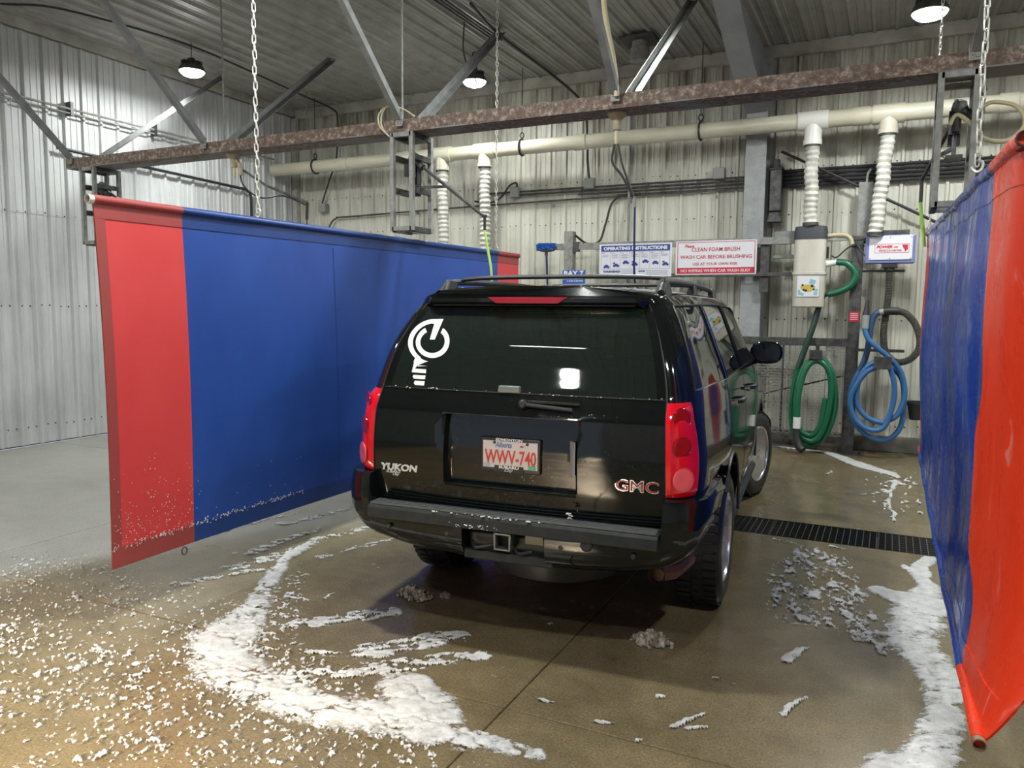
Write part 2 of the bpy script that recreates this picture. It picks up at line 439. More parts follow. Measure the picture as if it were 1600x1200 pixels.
def screws(parent, length, phase, rows, pans):
    mb = MB(); k = phase
    while k < length:
        for z in rows:
            for off in pans:
                x = k+off
                if x < length-.02:
                    mb.lathe([(0.011, 0), (0.011, .004), (.007, .009), (0, .010)], (0, 0, 0), 6)
                    n = 24
                    for i in range(len(mb.v)-len(mb.v[-24:]), len(mb.v)):
                        vx, vy, vz = mb.v[i]; mb.v[i] = (x+vx, .028-vz, z+vy+0.01*math.sin(k*9))
        k += RP
    o = part('screws', mb, M_SCREW, parent, 0); o['kind'] = 'stuff'
# back wall runs along X at Y1
ph = (-4.93-X0) % RP
wb = wall('wall_back', X0, Y1-.03, 0, X1-X0, ph-RP if ph > .1 else ph, M_WALLB, ((.18, 3.05, 0), (2.99, 5.05, .004)))
screws(wb, X1-X0, ph, (3.03, .32, 1.66, 3.62), (RP*.5-.04, RP*.5+.06, ))
# left wall
wl = wall('wall_left', X0+.03, Y0, PI/2, Y1-Y0, (5.828-Y0) % RP, M_WALLL, ((.02, 2.93, 0), (2.88, 5.05, .004)))
screws(wl, Y1-Y0, (5.828-Y0) % RP, (2.90, .24, 1.75), (RP*.5-.04, RP*.5+.06))
wr = wall('wall_right', X1-.03, Y1, -PI/2, Y1-Y0, .1, M_WALLL, ((.02, 5.05, 0),))
# wall behind the camera with a bay door opening cut to let the sun onto the floor
DX = ((-5.6, -2.1), (-1.2, 2.0))
wf = empty('wall_front', (0, 0, 0)); structure(wf)
def pane(x0, x1, z0, z1):
    part('wall_section', MB().box(x0, x1, Y0-.16, Y0-.06, z0, z1), M_TRIM, wf, 0)
    k = x0+.03
    n = int((x1-x0)/RP)
    if n: 
        me = sheet_mesh(z1-z0, n, M_WALLL); o = link('metal_sheet', me, wf); o.location = (x1-.03, Y0-.03, z0); o.rotation_euler = (0, 0, PI)
pane(X0, -5.6, 0, ZC); pane(-5.6, -2.1, 3.33, ZC); pane(-2.1, X1, 0, ZC)
dp = part('bay_door', MB().box(-.0, .0001, 0, .0001, 0, .0001), M_STEELG) if False else None

# ceiling: sheets run along Y, ribs every RP
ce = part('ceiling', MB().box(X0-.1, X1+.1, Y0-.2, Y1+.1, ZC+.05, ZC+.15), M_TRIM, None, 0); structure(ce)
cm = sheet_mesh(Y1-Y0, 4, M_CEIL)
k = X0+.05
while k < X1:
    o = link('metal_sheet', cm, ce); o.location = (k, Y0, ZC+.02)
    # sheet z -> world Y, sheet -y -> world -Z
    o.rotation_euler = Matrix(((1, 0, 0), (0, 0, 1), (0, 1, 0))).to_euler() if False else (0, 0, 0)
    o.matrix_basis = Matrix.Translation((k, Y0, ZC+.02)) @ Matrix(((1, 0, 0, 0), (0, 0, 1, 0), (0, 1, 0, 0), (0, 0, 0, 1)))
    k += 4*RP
# trims
def trim(i, *b):
    o = part('trim_%d' % i, MB().box(*b), M_TRIM, None, 0, .004); structure(o)
trim(1, X0+.1, X1-.1, Y1-.10, Y1-.03, 5.02, ZC+.01)
trim(2, X0+.03, X0+.08, Y0, Y1-.02, 5.06, ZC+.01)
trim(3, X0+.02, X0+.12, Y1-.12, Y1-.03, 0.05, 5.03)
curb = part('trim_4', MB().box(X0+.03, X1-.03, Y1-.14, Y1-.02, 0, .19), noisy('dark wet curb concrete', (0.085, 0.08, 0.068), (0.14, 0.13, 0.11), .55, 0, 5), None, 0, .012); structure(curb)

# ================================================================== STEEL FRAME
# column and haunched rafter of the rigid frame
def ibeam(a, b, w, h, tf=.014, tw=.01):
    mb = MB(); a, b = Vector(a), Vector(b)
    return mb
fr = empty('steel_column', (-1.65, 10.45, 0), 0, 'grey painted steel column with rusty spots rising behind the two wall signs', 'column')
cb = MB().box(-.13, .13, 0, .016, 0, 4.30).box(-.13, .13, .32, .336, 0, ZC).box(-.006, .006, .016, .32, 0, 4.6)
part('column_shaft', cb, M_COLUMN, fr, 0, .003)
hz = MB()
# bottom flange of the haunch rises towards the camera, web above it
fl_pts = [(-.13, -.03, 4.28), (-.13, -1.2, 4.52), (-.13, -2.95, 5.14)]
for (x, ya, za), (x2, yb, zb) in zip(fl_pts[:-1], fl_pts[1:]):
    vs = [(s, y, z+d) for d in (0, .016) for (y, z) in ((ya, za), (yb, zb)) for s in (-.13, .13)]
    hz.add(vs, [(0, 1, 3, 2), (4, 6, 7, 5), (0, 4, 5, 1), (2, 3, 7, 6), (0, 2, 6, 4), (1, 5, 7, 3)])
web = [(.30, 4.28), (-.03, 4.29), (-1.2, 4.53), (-2.95, 5.15), (-2.95, 5.16), (.30, 5.16)]
hz.prism([(y, z) for y, z in web], .012, Matrix(((0, 0, 1, -.006), (1, 0, 0, 0), (0, 1, 0, 0), (0, 0, 0, 1))))
part('rafter_haunch', hz, M_STEELG, fr, 0)
st = MB().box(-.12, .12, .01, .31, 4.26, 4.275).box(-.075, .075, -.012, 0, 2.62, 2.92)
part('stiffener_plate', st, M_STEELG, fr, 0)
part('base_plate', MB().box(-.17, .17, -.03, .36, 0, .02), M_STEELG, fr, 0, .002)
# electrical riser box mounted behind it on the right
rb = empty('riser_box', (-1.42, 10.66, 3.05), 0, 'narrow dark electrical riser box just right of the grey steel column', 'electrical box')
part('box_body', MB().box(-.06, .08, -.08, .1, 0, .52), M_GALVD, rb, 0, .004); part('box_hood', MB().prism([(-.08, 0), (.10, 0), (.06, .12), (-.05, .12)], .16, Matrix.Translation((0, .06, -.14)) @ FACE), M_GALVD, rb, 0)
part('box_lid', MB().box(-.075, .095, -.09, .11, .52, .545).box(-.03, .04, -.05, .06, .545, .66), M_CABLE, rb, 0, .004)

# the rusty beam that carries everything over the bays
beam = empty('overhead_beam', (0, 5.72, 3.33), 0, 'long rusty brown steel beam crossing the whole ceiling above the car', 'beam')
bx0, bx1 = -8.36, 3.2
part('bottom_flange', MB().box(bx0, bx1, .0, .27, -.055, -.042), M_RUSTP, beam, 0, .002)
bb = MB().box(bx0, bx1, 0, .012, -.042, .053).box(bx0, bx1, .258, .27, -.042, .053).box(bx0, bx1, .012, .258, -.004, .006)
part('beam_section', bb, M_RUST, beam, 0, .002)
part('splice_plate', MB().box(-2.45, -2.442, -.004, .274, -.056, .056), M_GALVD, beam, 0)
for i, (x, w_) in enumerate(((-8.2, .3), (-6.9, .2))): pass
# V braces from the beam to the roof: front and back leg at each node
NODES = [(-8.254, -9.15), (-6.21, -7.085), (-3.88, -4.465), (-1.936, -2.104), (.392, .15)]
BL = ['far left', 'second from left', 'middle', 'beside cream hose', 'above the right curtain']
for (xa, xt), bl in zip(NODES, BL):
    xf = xa if xa < 0 else .6
    f = empty('roof_brace', (xa, 5.70, 3.39), 0, 'grey angle iron brace from the rusty beam up towards the viewer, %s' % bl, 'brace', )
    part('brace_leg', MB().angle((0, 0, 0), (xf-xa, -1.92, 1.79), .055), M_BRACE, f, 0)
    part('bolt_plate', MB().box(-.035, .035, -.010, .0, -.07, .03).cyl((-.015, -.016, -.03), (-.015, -.008, -.03), .009, 6).cyl((.015, -.016, -.045), (.015, -.008, -.045), .009, 6), M_GALV, f, 0)
    if xa > 0: continue
    b = empty('roof_brace', (xa, 5.99, 3.39), 0, 'grey angle iron brace from the rusty beam back to the roof, %s' % bl, 'brace')
    part('brace_leg', MB().angle((0, 0, 0), (xt-xa, 2.81, 1.79), .075 if xa > -7 else .05), M_BRACE, b, 0)
    part('bolt_plate', MB().box(-.035, .035, .0, .010, -.07, .03), M_GALV, b, 0)

# hanger cages under the beam with the wash booms
def cage(x, label, boom, blabel):
    c = empty('boom_cage', (x, 5.72, 3.277), 0, label, 'bracket')
    w, d, h, t = .100, .30, .84, .038
    for sx in (-1, 1):
        for y in (0, d): part('upright', MB().box(sx*w-t/2, sx*w+t/2, y-(0), y+t, -h, 0), M_GALV, c, 0, .002)
    for z in (-t, -.22, -.50, -h):
        parts('cross_rail', MB().box(-w, w, .0, t, z, z+t).box(-w, w, d, d+t, z, z+t) if z in (-t, -h) else MB().box(-w, -w+t*.4, t, d, z-.02, z+.02), M_GALV, c, 0, .002)
        parts('side_rail', MB().box(w-t/2, w+t/2, t, d, z-.01, z+t).box(-w-t/2, -w+t/2, t, d, z-.01, z+t), M_GALVD, c, 0, .002)
    # swivel hung inside
    part('swivel_post', MB().cyl((0, .17, -.50), (0, .17, -.14), .014, 10).box(-.05, .05, .10, .24, -.52, -.50).cyl((0, .17, -.24), (0, .17, -.36), .035, 12), M_GALVD, c, 35)
    part('motor_mount', MB().box(-.035, .035, .20, .27, -.42, -.2).cyl((.0, .10, -.26), (.0, .10, -.36), .03, 10), M_CABLE, c, 30)
    b = empty('wash_boom', (x, 5.89, 3.05), 0, blabel, 'boom')
    tip, mid, drop = boom
    part('boom_tube', MB().tube([(0.02, 0, 0.02), tip], .014, 10), M_GALVD, b)
    part('boom_strut', MB().bar((.0, 0, -.22), mid, .022), M_GALVD, b, 0)
    part('boom_tip', MB().cyl(tip, drop, .013, 8).cyl(Vector(tip)+Vector((0, 0, .02)), tip, .02, 8), M_CABLE, b)
    part('boom_knuckle', MB().cyl((.04, -.01, 0.01), (.12, -.01, -.06), .032, 12).lathe([(0, .06), (.04, .04), (.05, 0), (.04, -.04), (0, -.06)], (.02, 0, .03), 12), M_GALVD, b)
    return c, b
cage(-3.88, 'galvanised box frame hanging from the rusty beam above the left curtain', ((.73, .01, -.51), (.36, 0, -.235), (.73, .01, -.62)), 'slim grey wash boom angled down right from the middle hanging frame')
cage(.318, 'galvanised box frame hanging from the rusty beam above the right curtain', ((-.16, .55, -.33), (-.08, .27, -.22), (-.16, .55, -.5)), 'short dark wash boom in the frame above the right curtain')
cage(-8.02, 'galvanised box frame at the left end of the rusty beam beside the ribbed wall', ((.26, .2, -.2), (.12, .1, -.24), (.26, .2, -.36)), 'dark wash boom folded inside the leftmost hanging frame')
t = empty('wash_boom', (-5.93, 5.90, 3.12), 0, 'thin wash boom of the next bay above the middle of the left curtain', 'boom')
part('boom_tube', MB().tube([(0, 0, 0.02), (.34, 0, -.17), (.85, 0, -.36)], .012, 8), M_GALVD, t)
part('boom_tip', MB().cyl((.85, 0, -.36), (.84, 0, -.52), .014, 8), M_CABLE, t)
part('feed_line', MB().tube(spline([(0, 0, .02), (.03, 0, -.14), (.25, 0, -.28), (.55, 0, -.28), (.83, 0, -.38)]), .008, 6), M_CABLE, t)
part('drop_line', MB().tube([(.84, 0, -.52), (.85, 0, -1.0)], .006, 6), M_CABLE, t)

# cone shaped hose drops under the beam
def cone(x, label, cat='hose fitting'):
    c = empty('hose_cone', (x, 5.86, 3.277), 0, label, cat)
    part('cone_body', MB().lathe([(.075, 0), (.078, -.012), (.060, -.035), (.034, -.055), (.028, -.10), (.028, -.13), (0, -.13)], n=24), M_CONE, c, 40)
    part('brass_joint', MB().lathe([(.014, -.13), (.018, -.15), (.014, -.17), (.02, -.19), (.012, -.235), (0, -.235)], n=12), M_CREAM, c, 40)
    return c
cone(-1.975, 'cream rubber cone under the rusty beam above the car with hose hanging')
c2 = cone(-5.97, 'cream rubber cone under the rusty beam above the left curtain')
part('spout', MB().tube(spline([(.03, 0, -.06), (.075, 0, -.12), (.085, 0, -.21)]), .022, 10), M_CONE, c2)
w = empty('wand_hose', (-1.975, 5.86, 3.04), 0, 'thin dark blue wash hose dropping from the beam onto the car roof', 'hose')
parts('upper_hose', MB().tube(spline([(-.015, 0, 0), (-.03, 0, -.13), (.05, 0, -.24), (.12, 0, -.36), (.155, 0, -.42)]), .010, 8).tube(spline([(.015, 0, 0), (.05, 0, -.15), (.10, 0, -.28), (.155, 0, -.42)]), .009, 8), M_CABLE, w)
part('snap_link', MB().cyl((.155, 0, -.41), (.16, 0, -.49), .012, 8), M_GALV, w)
part('lower_hose', MB().tube(spline([(.16, 0, -.48), (.162, 0, -.75), (.17, 0, -1.02), (.19, .02, -1.105), (.25, .06, -1.125)]), .0085, 8), M_BLUEL, w)
y_ = empty('wand_hose', (-3.15, 5.90, 2.43), 0, 'yellow green wash hose hanging from the boom in front of the blue curtain', 'hose')
part('hose', MB().tube(spline([(0, 0, 0), (.03, 0, -.16), (.065, 0, -.35), (.07, 0, -.6), (.06, 0, -1.4), (.02, .05, -1.9)]), .011, 8), M_YEL, y_)
y_ = empty('wand_hose', (.158, 6.43, 2.56), 0, 'yellow green wash hose end beside the chain of the right curtain', 'hose')
part('hose', MB().tube(spline([(0, 0, 0), (.01, .01, -.1), (.03, .02, -.22), (.04, .02, -.32)]), .012, 8), M_YEL, y_)
# cream supply hose beside the brace, and loops on the cages
h = empty('supply_hose', (-1.94, 5.80, 3.37), 0, 'cream supply hose rising from the rusty beam to the roof beside a brace', 'hose')
part('hose', MB().tube(spline([(0.02, -.12, -.02), (.0, -.14, .22), (-.03, -.3, .6), (.02, -.5, 1.1), (.05, -.6, 1.8)]), .020, 10), M_CREAM, h)
h = empty('supply_hose', (-3.98, 5.69, 3.30), 0, 'two thin cream hoses looped over the rusty beam at the middle frame', 'hose')
for q in (0, 1):
    part('hose', MB().tube(spline([(0, .0, -.06), (-.07-.02*q, -.01, .03), (-.07-.03*q, -.01, .13), (.0, -.01, .19+.01*q), (.14, 0, .16), (.25, .02, .09)]), .006, 6), M_CREAM, h)
h = empty('supply_hose', (.36, 5.80, 2.98), 0, 'grey green hose looped out of the frame above the right curtain', 'hose')
part('hose', MB().tube(spline([(-.08, 0, -.02), (-.04, 0, .04), (.04, 0, -.02), (.12, 0, -.12), (.25, 0, -.14), (.33, 0, -.05), (.28, 0, .06), (.16, 0, .10), (.10, 0, .08)]), .014, 8), M_CREAM, h)

# ================================================================== HIGH BAY LAMPS
def lamp(x, y, z, label, w=1, first=[]):
    if first: r = copy_tree(first[0])
    else:
        r = empty('high_bay_lamp'); first.append(r)
        part('housing', MB().lathe([(.035, .17), (.05, .15), (.06, .12), (.11, .10), (.145, .06), (.165, .02), (.165, 0), (.155, 0)], n=32), M_GALVD, r, 40)
        hm = MB()
        for k in range(16):
            a = 2*PI*k/16; m_ = Matrix.Rotation(a, 4, 'Z'); hm.box(.05, .13, -.003, .003, .07, .13, m_)
        part('heat_sink_fin', hm, M_GALVD, r, 0)
        part('diffuser', MB().lathe([(0, -.070), (.06, -.065), (.11, -.048), (.142, -.022), (.155, 0), (.155, .006), (0, .006)], n=32), M_LED, r, 40)
        part('hook', MB().tube([(0, 0, .17), (0, 0, .24), (.0, 0, .36)], .006, 6), M_GALVD, r)
        ld = bpy.data.lights.new('lamp_light', 'AREA'); ld.shape = 'DISK'; ld.size = .30; ld.energy = LAMP_W; ld.color = LAMP_COL
        lo = bpy.data.objects.new('lamp_light', ld); COL.objects.link(lo); lo.parent = r; lo.location = (0, 0, -.10)
        # glow that the bowl throws sideways and up
        pd = bpy.data.lights.new('lamp_glow', 'POINT'); pd.energy = LAMP_W*.06; pd.shadow_soft_size = .12; pd.color = LAMP_COL
        po = bpy.data.objects.new('lamp_glow', pd); COL.objects.link(po); po.parent = r; po.location = (0, 0, -.16)
    r.location = (x, y, z); tag(r, label, 'lamp', 'high bay lamps under the roof')
    if w != 1:
        for ch in r.children:
            if ch.type == 'LIGHT': ch.data = ch.data.copy(); ch.data.energy *= w
    return r
lamp(-8.33, 7.49, 4.80, 'glowing round high bay lamp near the left ribbed wall', .75)
lamp(-5.19, 9.41, 4.80, 'glowing round high bay lamp above the middle of the back wall', .5)
lamp(.195, 8.6, 4.598, 'glowing round high bay lamp at the top right above the beam')
for x, y, w, lb in ((-7.6, 2.6, 1.25, 'left front corner of the hall'), (-2.9, 3.2, 1.5, 'near end of the left curtain'), (-2.2, 6.6, 1.2, 'front half of the car'), (3.6, 3.0, 1.3, 'bay right of the right curtain'), (-2.6, -1.35, .8, 'floor behind the viewer'), (1.3, 1.0, 1.3, 'near end of the right curtain'), (4.4, 8.0, 1.0, 'far right corner of the hall')):  # most of these unseen lamps are added and boosted to light the hall
    lamp(x, y, 4.80, 'round high bay lamp hanging outside the view above the %s' % lb, w)
# tube light above the entrance of the bay, mirrored in the rear window
M_TUBE = emis('fluorescent tube', (1.0, 1.0, .95), 14)
tl = empty('tube_light', (-2.67, 1.15, 4.80), 0, 'white fluorescent tube fitting hung high before the bay, mirrored in the rear window', 'lamp')
part('tube', MB().cyl((-.52, 0, 0), (.52, 0, 0), .022, 12), M_TUBE, tl); part('fitting', MB().box(-.56, .56, -.05, .05, .03, .09), M_WHITEP, tl, 0, .003)
parts('hanger', MB().cyl((-.4, 0, .08), (-.4, 0, .36), .004, 6).cyl((.4, 0, .08), (.4, 0, .36), .004, 6), M_GALVD, tl)

# ================================================================== PIPES, CONDUITS, CABLES
PZ = 4.055
pipe = empty('exhaust_pipe', (0, 10.2, PZ), 0, 'long cream plastic pipe running under the roof along the back wall', 'pipe')
part('pipe_run', MB().cyl((-9.5, 0, 0), (X1-.2, 0, 0), .098, 24), M_PVC, pipe, 40)
for x in (-8.0, -6.75, -3.95, -.42, 1.05):
    part('coupling', MB().cyl((x-.09, 0, 0), (x+.09, 0, 0), .108, 24), M_PVC, pipe, 40)
TEES = ((-6.18, M_PVC, 0), (-5.45, M_PVC, 0), (-.95, M_PVCW, .06), (-.13, M_PVC, 0))
for x, m_, dz in TEES:
    part('tee_fitting', MB().cyl((x-.17, 0, 0), (x+.17, 0, 0), .113, 24).cyl((x, 0, 0), (x, 0, -.19-dz), .10, 24).cyl((x, 0, -.17-dz), (x, 0, -.23-dz), .108, 24), m_, pipe, 40)
for x in (-8.60, -4.85, -2.31, .80):
    h = empty('pipe_hanger', (x, 10.2, PZ), 0, 'dark strap hanger of the cream pipe, %s' % {-8.6: 'above the left curtain', -4.85: 'right of the middle lamp', -2.31: 'left of the grey column', .8: 'beside the right hanging frame'}[x], 'hanger', 'strap hangers of the cream pipe')
    part('strap', MB().tube([(0, .112*math.sin(a), .112*math.cos(a)) for a in np.linspace(0, 2*PI, 25)[:-1]], .014, 6, closed=True).tube(spline([(0, 0, .11), (.03, 0, .17), (0, 0, .21), (-.03, 0, .17), (0, 0, .11)]), .010, 6), M_CABLE, h)
    part('rod', MB().cyl((0, 0, .2), (0, 0, ZC-PZ-.02), .007, 6), M_GALVD, h)
def duct(x, ztop, xb, zb, label, r=.085):
    n = int((ztop-zb)/.034); mb = MB()
    pts = [(x+(xb-x)*(i/n)**1.2 + .006*math.sin(i*.5), 10.2+.008*math.sin(i*.37), ztop+(zb-ztop)*i/n) for i in range(n+1)]
    mb.tube(pts, lambda i: r if i % 2 else r*.84, 18)
    # wire spiral
    o = empty('flexible_duct', pts[0], 0, label, 'duct')
    for i in range(len(mb.v)): mb.v[i] = (mb.v[i][0]-x, mb.v[i][1]-pts[0][1], mb.v[i][2]-ztop)
    part('ribbed_hose', mb, M_DUCT, o, 20)
    parts('clamp', MB().cyl((0, 0, .0), (0, 0, -.03), r+.008, 18).cyl((xb-x, 0, zb-ztop+.04), (xb-x, 0, zb-ztop+.01), r+.008, 18), M_GALVD, o, 40)
duct(-6.18, PZ-.22, -6.13, 2.2, 'white ribbed duct behind the left curtain, left one of the pair')
duct(-5.45, PZ-.22, -5.42, 2.2, 'white ribbed duct behind the left curtain, right one of the pair')
duct(-.95, PZ-.28, -.93, 2.80, 'white ribbed duct running down into the canister with a black lid')
duct(-.13, PZ-.22, -.21, 2.66, 'white ribbed duct running down behind the white dryer sign box')

def conduit(label, z, xa, xb, r=.014, y=Y1-.085, name='conduit', mtl=None, extra=None):
    o = empty(name, (xa, y, z), 0, label, 'conduit')
    pts = [(0, 0, 0), (xb-xa, 0, 0)] if extra is None else extra
    part('conduit_pipe', MB().tube(pts, r, 8), mtl or M_GALVD, o)
    mb = MB(); k = .3
    while k < xb-xa: mb.box(k-.01, k+.01, -.004, .05, -r-.004, r+.004); k += 1.2
    if mb.v: parts('saddle', mb, M_GALV, o, 0)
    return o
for i, (z, xa) in enumerate(((3.56, -5.85), (3.51, -5.3), (3.465, -4.2), (3.42, -3.6))):
    conduit('%s of the grey conduits along the back wall left of the column' % ('topmost', 'second', 'third', 'lowest')[i], z-.03, xa, -1.80)
conduit('grey conduit bent down behind the left curtain on the back wall', 3.30, -8.5, -1.80, extra=spline([(-.34, 0, -.42), (-.28, 0, -.14), (-.12, 0, -.01), (.2, 0, .0), (3.2, 0, .06), (6.6, 0, .085)]))
for i in range(5):
    conduit('thick dark conduit on the back wall right of the column, %s from the top' % ('first', 'second', 'third', 'fourth', 'fifth')[i], 3.57-.048*i, -1.38, X1-.4, .022, mtl=M_CABLE)
def jbox(x, z, label, s=.075):
    o = empty('junction_box', (x, Y1-.08, z), 0, label, 'junction box')
    part('box_body', MB().box(-s, s, -.05, .05, -s, s), M_GREYBOX, o, 0, .006)
    part('box_cover', MB().box(-s+.008, s-.008, -.056, -.05, -s+.008, s-.008), M_GREYBOX, o, 0, .002); return o
jbox(-8.92, 3.47, 'grey junction box on the back wall above the left curtain'); jbox(-5.22, 3.52, 'grey junction box on the conduits right of the far white duct')
jbox(-4.02, 3.58, 'grey junction box under a black cable left of the cream hose line'); jbox(-2.17, 3.60, 'grey junction box just left of the grey steel column')
def cable(label, pts, r=.013, m_=None, name='cable'):
    p0 = Vector(pts[0]); o = empty(name, p0, 0, label, 'cable')
    part('cable_run', MB().tube(spline([Vector(p)-p0 for p in pts]), r, 8), m_ or M_CABLE, o); return o
cable('black cable snaking along the ceiling from the left lamp to the back wall', [(-9.09, 5.54, 5.10), (-8.6, 5.95, 5.10), (-8.28, 7.31, 5.10), (-8.34, 8.65, 5.08), (-8.5, 9.84, 5.08), (-8.54, 10.60, 5.05), (-8.55, 10.72, 4.9), (-8.6, 10.74, 4.3), (-8.75, 10.72, 3.9), (-8.92, 10.74, 3.55)])
cable('black cable across the ceiling past the middle lamp', [(-4.32, 7.74, 5.10), (-4.47, 8.64, 5.10), (-4.5, 9.7, 5.10), (-4.517, 10.42, 5.10), (-4.35, 10.68, 4.95), (-4.15, 10.74, 4.75)], .018)
cable('thin black drop cable on the back wall above a grey junction box', [(-4.1, 10.74, 4.8), (-4.06, 10.74, 4.2), (-4.05, 10.74, 3.9), (-4.02, 10.74, 3.65)], .017)
cable('black cable looping from the grey post up to the conduits', [(-4.06, 10.33, 2.80), (-3.95, 10.5, 2.70), (-3.82, 10.66, 2.74), (-3.74, 10.7, 3.0), (-3.66, 10.72, 3.28), (-3.5, 10.74, 3.38), (-3.25, 10.74, 3.39)], .016)
cable('black cable looping beside the far white duct on the back wall', [(-5.9, 10.72, 3.42), (-5.65, 10.7, 3.38), (-5.45, 10.7, 3.44), (-5.3, 10.72, 3.62), (-5.2, 10.74, 3.66), (-5.18, 10.74, 3.6)], .014)
# thin conduits beside each other on the ceiling by the middle lamp
for q in range(3):
    o = empty('ceiling_conduit', (-4.60+.05*q, 3.0, 5.08), 0, '%s of three thin dark conduits strapped under the ceiling by the middle lamp' % ('leftmost', 'middle', 'rightmost')[q], 'conduit', 'ceiling conduits by the middle lamp')
    part('conduit_pipe', MB().cyl((0, 0, 0), (0, 5.85, 0), .013, 8), M_GALVD, o)
cable('tangle of thin black cord hanging above the middle lamp', [(-4.72, 8.3, 5.16), (-4.76, 8.35, 4.85), (-4.72, 8.4, 4.66), (-4.62, 8.4, 4.60), (-4.60, 8.4, 4.78), (-4.66, 8.4, 4.80), (-4.63, 8.4, 4.55), (-4.60, 8.4, 4.45)], .009)
# conduits on the left wall
o = empty('wall_conduit', (X0+.11, 1.0, 4.24), 0, 'grey conduit held off the left ribbed wall high above the curtain', 'conduit')
parts('conduit_pipe', MB().cyl((0, 0, 0), (0, 9.2, 0), .016, 8).cyl((0, 0, -.055), (0, 8.9, -.055), .012, 8), M_GALV, o)
mb = MB(); 
for k in np.arange(.6, 9, 1.25): mb.box(-.07, .02, k-.02, k+.02, -.08, .09)
parts('stand_off', mb, M_GALVD, o, 0)
o = empty('wall_conduit', (X0+.09, 7.0, 3.71), 0, 'black conduit on the left ribbed wall bending down behind the left curtain', 'conduit')
part('conduit_pipe', MB().tube([(0, -.6, .02), (0, 2.55, -.055), (0, 2.66, -.10), (0, 2.68, -.2), (0, 2.68, -2.2)], .022, 8), M_CABLE, o)
# thin hanging rods
for x, y, zb, lb in ((-6.55, 6.3, 3.35, 'thin steel rod from roof to beam between the two left braces'), (-3.95, 5.85, 3.38, 'thin steel rod from roof to beam over the middle frame'), (-8.5, 9.9, 4.2, 'thin steel rod near the left end of the cream pipe')):
    o = empty('hanger_rod', (x, y, zb), 0, lb, 'rod'); part('rod', MB().cyl((0, 0, 0), (0, 0, ZC-zb-.01), .009, 6), M_GALV, o)
# roof vent
v = empty('roof_vent', (-3.0, 9.75, ZC), 0, 'grey round roof vent stub with a square flashing on the ceiling', 'vent')
part('flashing', MB().box(-.22, .22, -.22, .22, -.05, -.02), M_GALVD, v, 0, .004)
part('vent_pipe', MB().lathe([(.10, -.05), (.10, -.12), (.12, -.13), (.12, -.20), (.125, -.21), (.125, -.29), (.11, -.30), (0, -.30)], n=24), M_GALV, v, 40)
part('rod', MB().cyl((0, -.05, -.05), (0, -.05, .0), .01, 6), M_CABLE, v)
# diagonal cable brace on the right and wall rod
cable('dark rod brace slanting down the back wall right of the column', [(-1.36, 10.62, 3.80), (-.6, 10.64, 3.40), (.0, 10.66, 3.08), (.6, 10.68, 2.75)], .018)
o = empty('wall_rod', (-3.41, 10.72, .3), 0, 'thin grey pipe standing against the back wall behind the instruction sign', 'pipe')
part('pipe_run', MB().cyl((0, 0, 0), (0, 0, 4.2), .018, 8), M_GALV, o)

# ================================================================== CHAINS
def link_mesh(L=.062, w=.026, r=.0042, seg=20, n=6):
    pts = []
    for k in range(seg):
        a = 2*PI*k/seg; x = w/2*.85*math.cos(a); z = (L/2-w/2)*(1 if math.sin(a) > 0 else -1)*(1 if abs(math.sin(a)) > .2 else 0)+w/2*math.sin(a)
        pts.append((x, 0, z))
    return MB().tube(pts, r, n, closed=True).mesh('chain_link', M_CHAIN, 40)
LM = link_mesh(); LM2 = link_mesh(.060, .026, .0045, 10, 5)
def chain(x, y, z0, z1, label, single=True):
    c = empty('suspension_chain', (x, y, z0), 0, label, 'chain', None); P = .05
    n = int((z1-z0)/P)
    if single:
        for i in range(n):
            o = link('chain_link', LM, c); o.location = (.003*math.sin(i*1.3), 0, (i+.6)*P); o.rotation_euler = (0, .04*math.sin(i*2.1), (PI/2 if i % 2 else 0)+.5)
    else:
        mb = MB(); vs = [v.co.copy() for v in LM2.vertices]; fs = [tuple(p.vertices) for p in LM2.polygons]
        for i in range(n):
            m_ = Matrix.Translation((0, 0, (i+.6)*P)) @ Matrix.Rotation((PI/2 if i % 2 else 0)+.4, 4, 'Z'); mb.add([m_ @ q for q in vs], fs)
        o = part('chain_links', mb, M_CHAIN, c, 40); o['kind'] = 'stuff'
    hk = spline([(0, 0, .03), (.022, 0, .015), (.018, 0, -.015), (0, 0, -.025), (-.02, 0, -.01), (-.015, 0, .0)])
    part('hook', MB().tube(hk, .0065, 6), M_CHAIN, c)
chain(-3.86, 3.99, 2.39, ZC-.02, 'steel chain nearest the viewer holding the left curtain')
chain(.325, 4.2, 2.435, ZC-.02, 'big steel chain at the right edge holding the near end of the right curtain')
chain(-3.856, 7.48, 2.40, ZC-.02, 'steel chain holding the far end of the left curtain', False)
chain(.29, 8.32, 2.56, ZC-.02, 'steel chain holding the far end of the right curtain', False)

